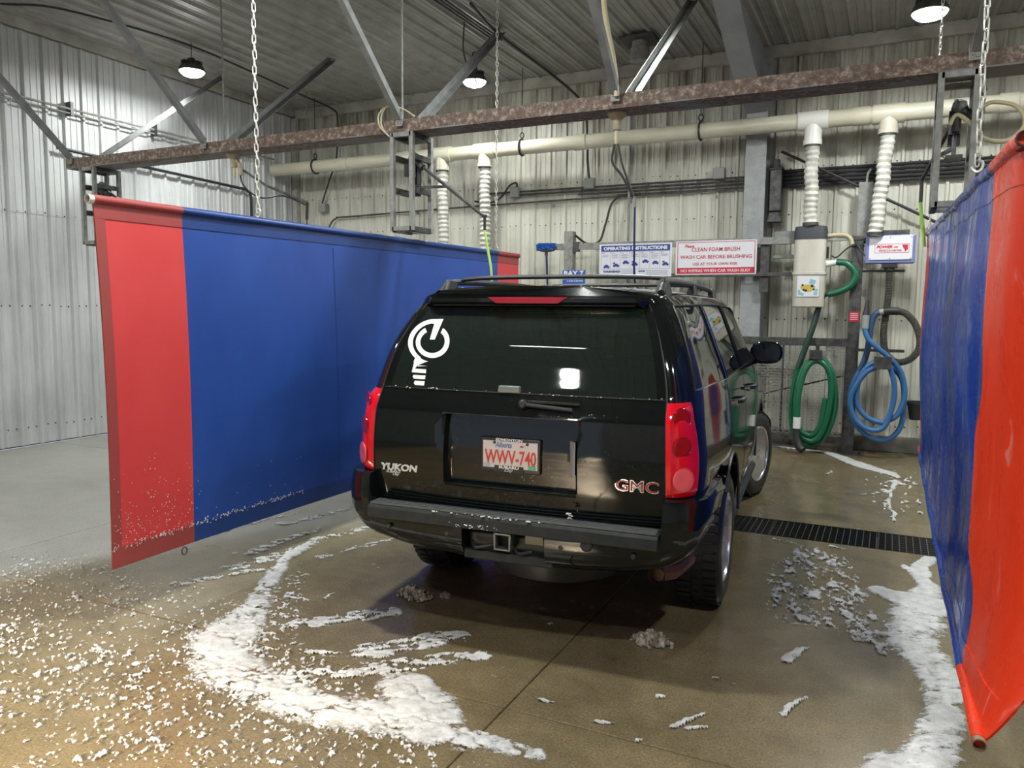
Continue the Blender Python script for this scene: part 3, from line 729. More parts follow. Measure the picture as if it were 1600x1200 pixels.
# ================================================================== BAY CURTAINS
def curtain(name, label, base, top_pt, bot_pt, xfun, strips, hem, mats, end_t=.012):
    """strips: (ya,yb,key); a sheet in the YZ plane split in coloured panels, each with real thickness"""
    root = empty(name, base, 0, label, 'curtain')
    B = Vector(base)
    def P(u, v):   # u along, v up 0..1
        a = Vector(bot_pt(u)); b = Vector(top_pt(u)); p = a.lerp(b, v); p.x += xfun(u, v); return p-B
    def patch(nm, u0, u1, v0, v1, m_, th=.0035, off=0.0, nu=None, nv=None, wu=None, lab=None):
        nu = nu or max(2, int(abs(u1(0)-u0(0))*80)+2); nv = nv or max(2, int((v1-v0)*48)+1); mb = MB(); vs = []
        for side in (0, 1):
            for j in range(nv+1):
                v = v0+(v1-v0)*j/nv
                for i in range(nu+1):
                    u = u0(v)+(u1(v)-u0(v))*i/nu; p = P(u, v); p.x += off+(th if side else -th)/2; vs.append(p)
        s = nu+1; H = s*(nv+1); fs = []
        for j in range(nv):
            for i in range(nu):
                a = j*s+i; fs.append((a, a+1, a+s+1, a+s)); fs.append((a+H, a+s+H, a+s+1+H, a+1+H))
        for i in range(nu):
            for a, b in ((i, i+1), (nv*s+i+1, nv*s+i)): fs.append((a, a+H, b+H, b))
        for j in range(nv):
            for a, b in (((j+1)*s, j*s), (j*s+nu, (j+1)*s+nu)): fs.append((a, a+H, b+H, b))
        mb.add(vs, fs); return part(nm, mb, m_, root, 50, 0, lab)
    for i, (ua, ub, key, lab) in enumerate(strips):
        patch('vinyl_panel', ua, ub, 0.0, 1.0, mats[key], lab=lab)
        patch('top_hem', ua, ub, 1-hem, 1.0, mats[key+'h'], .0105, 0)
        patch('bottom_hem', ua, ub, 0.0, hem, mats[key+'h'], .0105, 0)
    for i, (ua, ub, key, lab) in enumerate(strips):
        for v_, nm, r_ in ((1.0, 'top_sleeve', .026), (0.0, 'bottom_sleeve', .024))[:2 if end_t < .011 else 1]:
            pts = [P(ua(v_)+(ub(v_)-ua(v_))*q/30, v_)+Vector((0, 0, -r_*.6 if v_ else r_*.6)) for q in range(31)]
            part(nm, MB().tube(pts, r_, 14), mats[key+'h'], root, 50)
    ua = strips[0][0]; c = lambda f, d: (lambda v: f(v)+d)
    patch('edge_hem', c(ua, .0), c(ua, end_t), hem*.9, 1-hem*.9, mats[strips[0][2]+'h'], .0095, 0, nu=2)
    return root, P
C_ = lambda a: (lambda v: a)
# left curtain: u 0..1 over Y 2.78 .. 8.05
LY0, LY1 = 2.78, 8.05; LL = LY1-LY0
lw = lambda u, v: -.012*math.sin(u*9+v*2)*(1-v) + .02*math.sin(u*17+1)*(1-v)*v + .03*math.sin(v*PI)*(1-u)**3
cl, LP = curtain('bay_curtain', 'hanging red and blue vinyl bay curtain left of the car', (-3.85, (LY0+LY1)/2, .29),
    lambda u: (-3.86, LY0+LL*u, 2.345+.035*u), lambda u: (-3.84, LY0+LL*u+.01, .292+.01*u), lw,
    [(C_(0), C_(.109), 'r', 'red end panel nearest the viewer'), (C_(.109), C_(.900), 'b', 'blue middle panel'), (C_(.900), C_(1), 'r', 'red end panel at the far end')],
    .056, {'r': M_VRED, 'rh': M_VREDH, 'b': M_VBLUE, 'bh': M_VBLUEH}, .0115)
cb_ = Vector((-3.85, (LY0+LY1)/2, .29))
def hollow(mb, a, b, r, n=20, t=.004):
    a, b = Vector(a), Vector(b); mb.tube([a, b], r, n, caps=False); mb.tube([a, b], r-t, n, caps=False)
    d = (b-a).normalized(); mb.tube([a+d*.0005, a+d*.0006], lambda i: r if i == 0 else r-t, n, caps=False); return mb
part('top_pipe', hollow(MB(), LP(0, 1)+Vector((0, -.03, -.017)), LP(0, 1)+Vector((0, .10, -.016)), .0245), M_PVCW, cl, 40, label='white pipe in the top hem')
part('seam', MB().tube([LP(.375, v)+Vector((.004, 0, 0)) for v in np.linspace(0, .93, 20)], .0028, 4), M_VBLUEH, cl)
part('tie_ring', MB().tube([(0.01, -LL/2+.50+.02*math.cos(a), -.03+.024*math.sin(a)) for a in np.linspace(0, 2*PI, 13)[:-1]], .004, 6, closed=True), M_CABLE, cl)

sd = MB(); rng = random.Random(21)
for k in range(420):
    u = rng.uniform(0, .30); v = .056+rng.gauss(0, .004) if k % 2 else (.06+abs(rng.gauss(0, .09))); r_ = rng.uniform(.0025, .0065) if k % 2 else rng.uniform(.0015, .004)
    if k % 2 == 0: u *= .36 if rng.random() < .8 else 1
    q = LP(u, min(.5, v)); sd.lathe([(0, -r_*.4), (r_, 0), (0, r_*.5)], (q.x+.006, q.y, q.z), 5, 'x')
o = part('suds', sd, M_FOAM, cl, 40); o['kind'] = 'stuff'

# right curtain, wet and bulging: u 0..1 over Y 2.9 .. 8.85
RY0, RY1 = 2.90, 8.85; RL = RY1-RY0
def rw(u, v):
    bulge = .30*(math.sin(PI*min(1, v))**.8)*math.exp(-u*34)
    return bulge + (.024*math.sin(u*40+v*3)+.014*math.sin(u*83+2))*(math.sin(v*PI)*.9+.1) + .02*math.sin(v*5+u*3)*math.sin(v*PI)
def seam(v): return .066*math.exp(-((v-.36)/.13)**2) + .112 - .018*math.sin(v*2*PI)*.6 - .026*math.sin(v*PI) - .012*(1-v)
cr, RPt = curtain('bay_curtain', 'glossy wet blue and orange red vinyl bay curtain at the right edge', (.34, (RY0+RY1)/2, .29),
    lambda u: (.345-.045*u, RY0+RL*u, 2.32+.24*u), lambda u: (.34, RY0+RL*u+.02, .31+.05*u-.03*math.sin(u*PI)), rw,
    [(C_(0), seam, 'r', 'wide orange red end panel nearest the viewer'), (seam, C_(.945), 'b', 'deep blue middle panel'), (C_(.945), C_(1), 'q', 'narrow muted red panel at the far end')],
    .07, {'r': M_WRED, 'rh': M_WRED, 'b': M_WBLUE, 'bh': M_WBLUE, 'q': M_VRED, 'qh': M_VREDH}, .01)
B = Vector((.34, (RY0+RY1)/2, .29))
part('top_pipe', hollow(MB(), RPt(0, 1)+Vector((0, -.02, -.017)), RPt(0, 1)+Vector((0, .10, -.015)), .0245), M_CABLE, cr, 40, label='dark open pipe end')
part('bottom_pipe', hollow(MB(), RPt(0, 0)+Vector((0, -.03, .014)), RPt(0, 0)+Vector((0, .10, .015)), .0225), noisy('rusty pipe', (.25, .17, .10), (.4, .3, .2), .5, .5, 12), cr, 40, label='rusty brown open pipe end')

# ================================================================== EQUIPMENT AT THE BACK WALL
FY = 10.30
# tube frame that carries the signs
f = empty('sign_frame', (0, FY+.05, 0), 0, 'galvanised tube rail frame standing before the back wall and carrying the signs', 'frame')
part('post', MB().box(-4.215, -4.085, -.0585, .076, 0, 2.86), M_GALV, f, 0, .004)
part('top_rail', MB().box(-4.34, -1.12, -.054, -.004, 2.60, 2.69), M_GALV, f, 0, .003)
part('top_rail', MB().box(-.74, -.47, -.054, -.004, 2.62, 2.67), M_GALV, f, 0, .003)
part('lower_rail', MB().box(-4.085, -1.12, -.054, -.004, 2.20, 2.25), M_GALVD, f, 0, .003)
part('rail_bracket', MB().box(-4.085, -3.99, -.06, .0, 2.57, 2.71), M_GALVD, f, 0, .003)
part('post', MB().box(-1.53, -1.42, -.004, .06, 2.0, 2.62), M_GALVD, f, 0, .003)
p2 = empty('equipment_post', (-.395, FY+.10, 0), 0, 'square grey steel post bolted to the floor between the green and blue hoses', 'post')
part('post_tube', MB().box(-.065, .065, -.06, .06, .012, 2.68), M_GALVD, p2, 0, .005)
part('base_plate', MB().box(-.18, .18, -.13, .13, 0, .014), M_GALVD, p2, 0, .002)
for sx in (-1, 1):
    part('anchor_bolt', MB().cyl((sx*.13, -.09, .014), (sx*.13, -.09, .05), .014, 6).cyl((sx*.13, -.09, .014), (sx*.13, -.09, .026), .024, 6), M_GALVD, p2, 30)
s_tk = part('warning_sticker', MB().box(-.055, .055, -.0625, -.0605, 1.64, 1.76), M_INKR, p2, 0, label='small red sticker')
for k in range(4): part('sticker_line', MB().box(-.043, .043, -.0632, -.0625, 1.665+.023*k, 1.672+.023*k), M_SIGNW, s_tk, 0)
part('cable_clip', MB().box(-.07, .07, -.065, .065, 2.55, 2.57), M_CABLE, p2, 0)
# pale wooden / metal trunking above it
o = empty('cable_trunking', (-.34, FY+.22, 2.60), 0, 'pale grey vertical cable trunking above the square post', 'trunking')
part('trunk_body', MB().box(-.085, .075, 0, .09, 0, .74), M_GALV, o, 0, .005); part('cable_tail', MB().tube(spline([(0, .04, .74), (.01, .04, .84), (.04, .05, .90)]), .014, 8), M_GALV, o)
for i, pts in enumerate((((-.68, 10.28, 2.44), (-.62, 10.26, 2.42), (-.50, 10.27, 2.53), (-.42, 10.29, 2.56)), ((-.45, 10.3, 2.62), (-.30, 10.24, 2.64), (-.18, 10.26, 2.84), (-.22, 10.38, 2.98)), ((-.42, 10.3, 2.6), (-.32, 10.24, 2.45), (-.24, 10.24, 2.40), (-.16, 10.26, 2.5)))):
    cable(('thin black wire between the canister and the square post', 'black wire looping up beside the white dryer duct', 'black wire looping under the left side of the dryer box')[i], pts, .009)

# --- OPERATING INSTRUCTIONS board
sg = empty('instruction_sign', (-3.17, FY-.010, 2.435), -.0, 'white instruction board with a blue title bar and seven small pictures', 'sign')
part('board', MB().box(-.51, .51, 0, .006, -.225, .225), M_SIGNW, sg, 0, .002)
part('title_bar', MB().box(-.485, .485, -.001, 0, .125, .205), M_INKB, sg, 0)
put_text('lettering', 'OPERATING INSTRUCTIONS', 0, -.002, .165, .07, M_SIGNW, sg, width=.90, height=.048, bold=.004)
pr = MB()
def hb(x0, x1, z0, z1): pr.box(x0, x1, -.0012, 0, z0, z1)
hb(-.485, .485, -.12, -.117); hb(-.485, .485, .118, .121); hb(-.485, -.482, -.12, .12); hb(.482, .485, -.12, .12)
for i in range(7):
    xc = -.4157+i*.1386
    if i: hb(xc-.0693-.0012, xc-.0693+.0012, -.118, .118)
    hb(xc-.055, xc-.02, .098, .104)
    for k in range(3+(i % 3)): hb(xc-.05, xc+.03+.02*((i*3+k) % 2), .078-.014*k, .0815-.014*k)
part('printed_lines', pr, M_INKB, sg, 0)
cars = MB()
for i in range(7):   # little pictures of a car being washed
    xc = -.4157+i*.1386+(.012 if i != 3 else 0); zc = (-.085, -.07, -.03, -.055, -.02, -.04, -.06)[i]; m_ = Matrix.Translation((xc, -.0015, zc)) @ FACE
    cars.prism([(-.045, -.012), (.045, -.012), (.045, .006), (.030, .010), (.018, .028), (-.022, .028), (-.034, .010), (-.045, .006)], .001, m_)
    for dx in (-.026, .026): cars.prism([(dx+.010*math.cos(a), -.014+.010*math.sin(a)) for a in np.linspace(0, 2*PI, 9)[:-1]], .0012, m_)
    if i in (1, 3, 6): cars.prism([(-.05, .035), (-.02, .05), (-.01, .035), (-.035, .022)], .001, m_)
    part('pictogram', cars, M_INKB, sg, 0); cars = MB()
for q in range(1): pass
put_text('lettering', 'WARNING!', -.33, -.002, -.150, .05, M_INKB, sg, width=.25, height=.03, bold=.003)
put_text('lettering', 'NOTE:', .10, -.002, -.150, .05, M_INKB, sg, width=.09, height=.024, bold=.003)
ln = MB()
for k in range(4):
    z = -.143-.018*k; ln.box(-.19, .02, -.0012, 0, z, z+.004); ln.box(.16, .46, -.0012, 0, z, z+.004)
part('printed_lines', ln, M_INKB, sg, 0)

# --- red and white CLEAN FOAM BRUSH sign
sg = empty('brush_warning_sign', (-2.085, FY-.012, 2.448), 0, 'white sign with a red border asking to clean the foam brush', 'sign')
part('board', MB().box(-.52, .52, 0, .006, -.22, .22), M_SIGNW, sg, 0, .002)
bd = MB()
for (x0, x1, z0, z1) in ((-.50, .50, .198, .206), (-.50, -.492, -.2, .2), (.492, .50, -.2, .2), (-.50, .50, -.206, -.128)): bd.box(x0, x1, -.001, 0, z0, z1)
part('border', bd, M_INKR, sg, 0)
put_text('lettering', 'Please', -.34, -.002, .155, .05, M_INKR, sg, width=.125, height=.042, shear=.3, bold=.001)
for body, x, z, w_, h_ in (('CLEAN FOAM BRUSH', .0, .108, .62, .052), ('WASH CAR BEFORE BRUSHING', -.0, .012, .92, .046), ('USE AT YOUR OWN RISK', .0, -.080, .58, .036)):
    put_text('lettering', body, x, -.002, z, .05, M_INKR, sg, width=w_, height=h_, bold=.0005)
put_text('lettering', 'NO WIPING WHEN CAR WASH BUSY', 0, -.002, -.167, .05, M_SIGNW, sg, width=.90, height=.038, bold=.0005)

# --- BAY 7 sign
sg = empty('bay_sign', (-4.06, FY-.010, 2.215), 0, 'small blue BAY 7 sign just above the car roof', 'sign')
part('board', MB().box(-.172, .172, 0, .006, -.18, .10), M_BAYB, sg, 0, .002)
put_text('lettering', 'BAY 7', 0, -.002, .055, .1, M_SIGNW, sg, width=.30, height=.07, bold=.004)
put_text('lettering', 'TAKE A NUMBER', 0.02, -.002, -.03, .04, M_SIGNW, sg, width=.27, height=.022, bold=.001) if False else None
ln = MB()
for z, a, b in ((-.03, -.13, .14), (-.062, -.10, .14)):
    for k in range(9):
        x = a+(b-a)*k/9; ln.box(x, x+(b-a)/9*(.55+.3*((k*7) % 3)/2), -.0012, 0, z, z+.014)
ln.prism([(-.15+.011*math.cos(q), -.022+.011*math.sin(q)) for q in np.linspace(0, 2*PI, 9)[:-1]], .001, FACE)
part('printed_lines', ln, M_SIGNW, sg, 0)

# --- blue foam brush on a pole
br = empty('foam_brush', (-4.47, FY-.05, 2.62), 0, 'blue bristle foam brush standing upright on a dark pole behind the car roof', 'brush')
bm_ = MB(); rng = random.Random(3)
for k in range(260):
    x = rng.uniform(-.145, .145); y = rng.uniform(-.045, .045); a = (x*1.6+rng.uniform(-.25, .25), rng.uniform(-.5, .5)+y*6)
    bm_.tube([(x*.8, y, .01), (x*.8+a[0]*.06, y+a[1]*.05, .065+rng.uniform(-.01, .015))], lambda i: .006 if i == 0 else .009, 5)
for k in range(120):
    t_ = rng.uniform(-PI, PI); bm_.tube([(.11*math.cos(t_), .03*math.sin(t_), .01), (.155*math.cos(t_), .055*math.sin(t_), rng.uniform(-.02, .03))], lambda i: .006 if i == 0 else .009, 5)
o = part('bristles', bm_, M_BRUSHB, br, 40); o['kind'] = 'stuff'
part('brush_head', MB().prism([(-.13, -.02), (-.06, -.045), (.06, -.045), (.13, -.02), (.13, .015), (-.13, .015)], .08, Matrix.Translation((0, .04, 0)) @ FACE), M_CANCAP, br, 0, .006)
part('pole', MB().cyl((0, 0, -.04), (.01, .04, -.62), .015, 10), M_BLUEL, br); part('pole_collar', MB().cyl((0, 0, -.035), (0, 0, -.10), .024, 10), M_GALVD, br)
part('lower_pole', MB().cyl((.01, .04, -.62), (.02, .08, -2.4), .014, 10), M_BLUEL, br)

# --- vacuum canister
v = empty('vacuum_canister', (-.925, FY-.0, 1.81), 0, 'off white wall vacuum canister with a charcoal lid above the green hose', 'vacuum')
rr = lambda w_, d, n=6: [(x, y) for x, y in [(sx*(w_-r_)+r_*math.cos(a), sy*(d-r_)+r_*math.sin(a)) for (sx, sy, a0) in ((1, 1, 0), (-1, 1, PI/2), (-1, -1, PI), (1, -1, 3*PI/2)) for r_ in (min(w_, d)*.55,) for a in [a0+PI/2*q/n for q in range(n+1)]]]
def loft(mb, secs):   # rounded rectangle sections (w,d,z)
    n = 0; vs = []
    for w_, d, z in secs:
        p = rr(w_, d); n = len(p); vs += [(x, y, z) for x, y in p]
    fs = [(i*n+k, i*n+(k+1) % n, (i+1)*n+(k+1) % n, (i+1)*n+k) for i in range(len(secs)-1) for k in range(n)]
    return mb.add(vs, fs+[tuple(range(n-1, -1, -1)), tuple((len(secs)-1)*n+k for k in range(n))])
part('lower_body', loft(MB(), [(.165, .13, 0), (.185, .15, .01), (.19, .155, .40)]), M_CAN, v, 40)
part('upper_body', loft(MB(), [(.20, .165, .40), (.20, .165, .43), (.185, .15, .435), (.185, .15, .83)]), M_CAN, v, 40)
part('lid', loft(MB(), [(.19, .155, .83), (.19, .155, .93), (.18, .145, .985), (.13, .10, .995)]), M_CANCAP, v, 40)
part('latch', MB().box(.186, .21, -.03, .03, .60, .74), M_CABLE, v, 0, .004); part('latch', MB().box(-.205, -.19, -.03, .03, .33, .42), M_CABLE, v, 0, .004)
pl = part('picture_label', MB().box(-.125, .13, -.160, -.156, .13, .38), M_SIGNW, v, 0)
d_ = MB()
d_.prism([(.0+.085*math.cos(a)*(1+.12*math.sin(3*a)), .235+.045*math.sin(a)) for a in np.linspace(0, 2*PI, 17)[:-1]], .002, Matrix.Translation((0, -.160, 0)) @ FACE)
part('print_shape', d_, mat('label yellow ink', (.55, .42, .08), .5), pl, 0)
d_ = MB()
for (x, z, r_) in ((-.06, .27, .014), (.05, .26, .018), (-.02, .205, .016), (.07, .22, .012), (-.045, .215, .013)):
    d_.prism([(x+r_*math.cos(a), z+r_*math.sin(a)) for a in np.linspace(0, 2*PI, 9)[:-1]], .003, Matrix.Translation((0, -.160, 0)) @ FACE)
part('print_shape', d_, M_CABLE, pl, 0)
d_ = MB().prism([(.01, .30), (.075, .275), (.095, .325), (.03, .35)], .003, Matrix.Translation((0, -.160, 0)) @ FACE)
for (x, z, r_) in ((-.09, .17, .022), (-.06, .16, .02), (.09, .17, .024), (.10, .21, .02), (-.10, .20, .016)): d_.prism([(x+r_*math.cos(a), z+r_*math.sin(a)) for a in np.linspace(0, 2*PI, 9)[:-1]], .002, Matrix.Translation((0, -.160, 0)) @ FACE)
part('print_shape', d_, mat('label pale teal ink', (.25, .5, .55), .5), pl, 0)
part('intake_pipe', MB().tube(spline([(.16, 0, .87), (.30, -.0, .88), (.40, 0, .87), (.455, 0, .82), (.47, 0, .76)]), .026, 12), M_CREAM, v)
part('hose_port', MB().cyl((.18, 0, .53), (.31, 0, .555), .038, 14).cyl((.17, 0, .53), (.20, 0, .535), .05, 14), M_WHITEP, v)
part('hose_port', MB().cyl((.10, 0, .145), (.19, 0, .16), .045, 14).cyl((.19, -.01, .155), (.24, -.01, .17), .030, 12), M_CABLE, v)
part('wall_bracket', MB().box(-.45, .02, .10, .15, .62, .66).box(-.45, .02, .12, .17, .86, .96), M_GALV, v, 0, .003)
gh = empty('vacuum_hose', (-.925, FY, 1.9), 0, 'green vacuum hose coiled in tall loops under the canister', 'hose')
g0 = Vector((-.925, FY, 1.9))
def G(pts): return spline([Vector(p)-g0 for p in pts], 10)
part('upper_bend', MB().tube(G([(-.62, 10.3, 2.365), (-.50, 10.28, 2.34), (-.40, 10.27, 2.22), (-.44, 10.27, 2.09), (-.56, 10.28, 2.01), (-.70, 10.3, 1.97)]), .040, 12), M_GREENH, gh)
part('hose_run', MB().tube(G([(-.80, 10.30, 1.82), (-.85, 10.26, 1.58), (-.93, 10.22, 1.30), (-1.00, 10.18, 1.05)]), .036, 12), M_GREEND, gh)
coil = [(-1.00, 10.18, 1.05), (-1.045, 10.17, .75), (-1.05, 10.17, .45), (-1.0, 10.17, .22), (-.86, 10.16, .10), (-.70, 10.15, .16), (-.58, 10.15, .42), (-.555, 10.16, .75), (-.62, 10.17, 1.05), (-.76, 10.18, 1.19), (-.92, 10.15, 1.08), (-.985, 10.10, .80), (-.99, 10.09, .45), (-.93, 10.09, .24), (-.78, 10.08, .17), (-.66, 10.08, .35), (-.60, 10.09, .75), (-.64, 10.10, 1.05), (-.78, 10.12, 1.16), (-.90, 10.08, 1.05), (-.965, 10.04, .75), (-.97, 10.03, .42)]
part('coil', MB().tube(G(coil), .036, 12), M_GREENH, gh)
part('coil', MB().tube(G([(-.97, 10.05, .40), (-.92, 10.07, .28), (-.80, 10.08, .24), (-.70, 10.08, .38), (-.66, 10.10, .7)]), .032, 12), M_GREENH, gh)
part('white_cuff', MB().cyl(Vector((-.97, 10.03, .46))-g0, Vector((-.97, 10.03, .32))-g0, .046, 14), M_WHITEP, gh)
part('nozzle', MB().tube([Vector(p)-g0 for p in ((-.97, 10.03, .32), (-.965, 10.02, .2), (-.93, 10.0, .10), (-.88, 9.97, .06))], lambda i: (.040, .044, .052, .048)[i], 12), M_CABLE, gh)
hb_ = empty('hose_bracket', (-.79, FY-.02, 1.24), 0, 'small dark steel saddle holding the green hose on the mesh panel', 'bracket')
part('saddle', MB().box(-.075, .075, -.20, .01, -.075, -.06).box(-.075, .075, -.20, -.195, -.075, .05).box(-.02, .02, -.0, .06, -.04, .12), M_GALVD, hb_, 0, .003)

# --- expanded metal panel
mp = empty('mesh_panel', (-1.0, FY+.05, 0), 0, 'expanded metal guard panel in a steel frame behind the green hose', 'mesh panel')
fx0, fx1, fz0, fz1 = -.72, .56, .20, 1.33
part('frame_rail', MB().box(fx0-.2, fx1, -.015, .02, fz1, fz1+.10), M_GALVD, mp, 0, .003); part('frame_rail', MB().box(fx0-.2, fx1+.04, -.02, .02, fz0-.08, fz0), M_GALVD, mp, 0, .003)
for x in (fx0-.12, fx0+.52, fx1-.02): part('frame_upright', MB().box(x-.012, x+.012, .0, .025, fz0, fz1), M_GALVD, mp, 0, .003)
M_MESH = mat('pale expanded metal', (.42, .42, .39), .5, .2)
ex = MB(); cw, chh = .072, .036; nx = int((fx1-fx0+.12)/cw); nz = int((fz1-fz0)/chh)
for j in range(nz+1):
    z = fz0+j*chh
    for i in range(nx*2):
        xa = fx0-.12+i*cw/2; dz = [0, chh/2]; s0 = dz[(i+j) % 2 if False else i % 2]; s1 = dz[(i+1) % 2]
        if j % 2: s0, s1 = chh/2-s0, chh/2-s1
        za, zb = z+s0, z+s1
        if max(za, zb) > fz1: continue
        ex.add([(xa, 0, za), (xa+cw/2, 0, zb), (xa+cw/2, 0, zb+.007), (xa, 0, za+.007), (xa, .006, za+.004), (xa+cw/2, .006, zb+.004)], [(0, 1, 2, 3), (3, 2, 5, 4), (1, 0, 4, 5)])
o = part('expanded_mesh', ex, M_MESH, mp, 0); o['kind'] = 'stuff'
part('diagonal_rod', MB().cyl((fx0-.1, .03, .58), (fx1, .03, .98), .010, 8), M_CABLE, mp)

# --- vehicle dryer
d = empty('vehicle_dryer', (-.04, FY+.02, 2.50), 0, 'white and blue vehicle dryer box on the wall above the corrugated black hose', 'dryer')
part('case', MB().box(-.265, .265, -.10, .08, -.165, .165), mat('dryer case blue grey', (.16, .19, .42), .4), d, 0, .012)
part('face_plate', MB().box(-.225, .235, -.112, -.10, -.125, .15), M_SIGNW, d, 0, .003)
rv = MB()
for x in (-.21, 0, .22):
    for z in (-.11, .135): rv.cyl((x, -.116, z), (x, -.111, z), .006, 8)
o = part('rivets', rv, M_CABLE, d, 0); o['kind'] = 'stuff'
lb = part('logo_frame', MB().box(-.165, .20, -.1135, -.112, .055, .060).box(-.165, .20, -.1135, -.112, -.045, -.040).box(-.165, -.161, -.1135, -.112, -.045, .06).box(.196, .20, -.1135, -.112, -.045, .06), M_INKR, d, 0)
put_text('lettering', 'POWER', -.062, -.114, .025, .05, M_INKR, d, width=.17, height=.036, shear=.3, bold=.002)
put_text('lettering', 'DRY', .065, -.114, .020, .03, M_INKR, d, width=.05, height=.02, shear=.3, bold=.001)
put_text('lettering', 'VEHICLE DRYER', -.0, -.114, -.018, .03, M_INKR, d, width=.25, height=.022, bold=.0008)
part('logo_mark', MB().prism([(.125, .048), (.188, .048), (.188, -.005), (.16, -.035), (.15, .0), (.14, .01)], .0015, Matrix.Translation((0, -.112, 0)) @ FACE), M_INKR, d, 0)
part('outlet', MB().box(-.08, .09, -.09, .05, -.215, -.165).cyl((.005, -.02, -.215), (.005, -.02, -.25), .06, 14), M_CABLE, d, 0, .004)
part('support_arm', MB().box(-.36, .17, .05, .08, -.26, -.235), M_CABLE, d, 0, .002); part('top_plate', MB().box(-.11, .20, .09, .10, .165, .24), M_GALVD, d, 0, .002)
dh = empty('dryer_hose', (0, FY, 2.2), 0, 'black corrugated dryer hose looping beside the right curtain', 'hose'); g0 = Vector((0, FY, 2.2))
cp = spline([Vector(p)-g0 for p in [(-.035, 10.3, 2.26), (-.03, 10.28, 2.0), (-.045, 10.26, 1.75), (-.06, 10.24, 1.50), (-.02, 10.22, 1.27), (.10, 10.2, 1.17), (.25, 10.2, 1.22), (.33, 10.2, 1.38), (.28, 10.2, 1.60), (.17, 10.2, 1.74), (.06, 10.2, 1.775)]], 16)
# resample evenly for the corrugation
cum = [0]
for a, b in zip(cp[:-1], cp[1:]): cum.append(cum[-1]+(b-a).length)
tt = np.arange(0, cum[-1], .0095); cpa = np.array([list(q) for q in cp]); rs = np.stack([np.interp(tt, cum, cpa[:, k]) for k in range(3)], 1)
part('corrugated_hose', MB().tube([Vector(q) for q in rs], lambda i: .043 if i % 2 else .035, 14), mat('black corrugated rubber', (.055, .055, .045), .5), dh, 15)
part('cuff', MB().tube([Vector(p)-g0 for p in ((.09, 10.2, 1.772), (-.02, 10.2, 1.772), (-.07, 10.2, 1.765))], .046, 14), M_CABLE, dh)
part('reducer', MB().tube([Vector(p)-g0 for p in ((-.06, 10.2, 1.765), (-.115, 10.2, 1.755))], .038, 14), M_GREYBOX, dh)
bh = empty('dryer_hose', (0, FY, 1.2), 0, 'blue dryer hose coiled in loops on a bracket at the back wall', 'hose'); g0 = Vector((0, FY, 1.2))
G = lambda pts: spline([Vector(p)-g0 for p in pts], 10)
part('lead_in', MB().tube(G([(-.09, 10.2, 1.762), (-.16, 10.2, 1.73), (-.20, 10.2, 1.60), (-.21, 10.2, 1.42), (-.24, 10.22, 1.22), (-.30, 10.22, 1.05)]), .036, 12), mat('darker blue hose', (.03, .075, .15), .4), bh)
loop1 = [(-.30, 10.22, 1.05), (-.385, 10.2, .80), (-.36, 10.2, .50), (-.22, 10.2, .30), (.0, 10.2, .22), (.16, 10.2, .36), (.20, 10.2, .62), (.17, 10.2, .95), (.04, 10.2, 1.12), (-.08, 10.18, 1.17), (-.22, 10.14, 1.10), (-.31, 10.12, .88), (-.29, 10.12, .62), (-.15, 10.12, .48), (.02, 10.12, .44)]
loop2 = [(.02, 10.12, .46), (.14, 10.12, .56), (.20, 10.12, .80), (.15, 10.12, 1.05), (.02, 10.1, 1.22), (-.12, 10.1, 1.34), (-.22, 10.12, 1.44), (-.262, 10.14, 1.56), (-.262, 10.16, 1.64)]
loop3 = [(-.10, 10.10, 1.12), (-.24, 10.08, 1.02), (-.375, 10.08, .75), (-.33, 10.08, .50), (-.16, 10.08, .36), (.0, 10.08, .40), (.07, 10.08, .62), (.09, 10.08, .85), (.05, 10.08, 1.05), (-.02, 10.1, 1.20)]
for l_ in (loop1, loop2, loop3): part('coil', MB().tube(G(l_), .031, 12), M_BLUEH, bh)
part('grey_cuff', MB().cyl(Vector((-.262, 10.15, 1.56))-g0, Vector((-.262, 10.16, 1.72))-g0, .043, 14), M_GREYBOX, bh)
part('nozzle', MB().tube([Vector(p)-g0 for p in ((-.262, 10.16, 1.71), (-.258, 10.165, 1.78), (-.25, 10.17, 1.90))], lambda i: (.042, .030, .018)[i], 12), M_CABLE, bh)
hk = empty('hose_bracket', (-.045, FY-.02, 1.16), 0, 'grey steel saddle with a side arm holding the blue hose', 'bracket')
part('saddle', MB().box(-.10, .09, -.26, .02, -.02, -.005).box(-.10, .09, -.265, -.26, -.07, .08), M_GALVD, hk, 0, .003); part('side_arm', MB().box(-.30, .22, .02, .05, .12, .155), M_GALVD, hk, 0, .002)
bn = empty('waste_bin', (.33, 10.35, .48), 0, 'dark plastic bin edge just visible left of the right curtain', 'bin')
part('bin_body', MB().lathe([(.055, 0), (.06, .0), (.09, .16), (.10, .19), (.105, .19), (.105, .22), (.09, .22), (.06, .05), (0, .05)], n=20), M_CABLE, bn, 30)
part('wall_strut', MB().box(-.02, .02, .05, .32, .05, .09), M_GALVD, bn, 0)

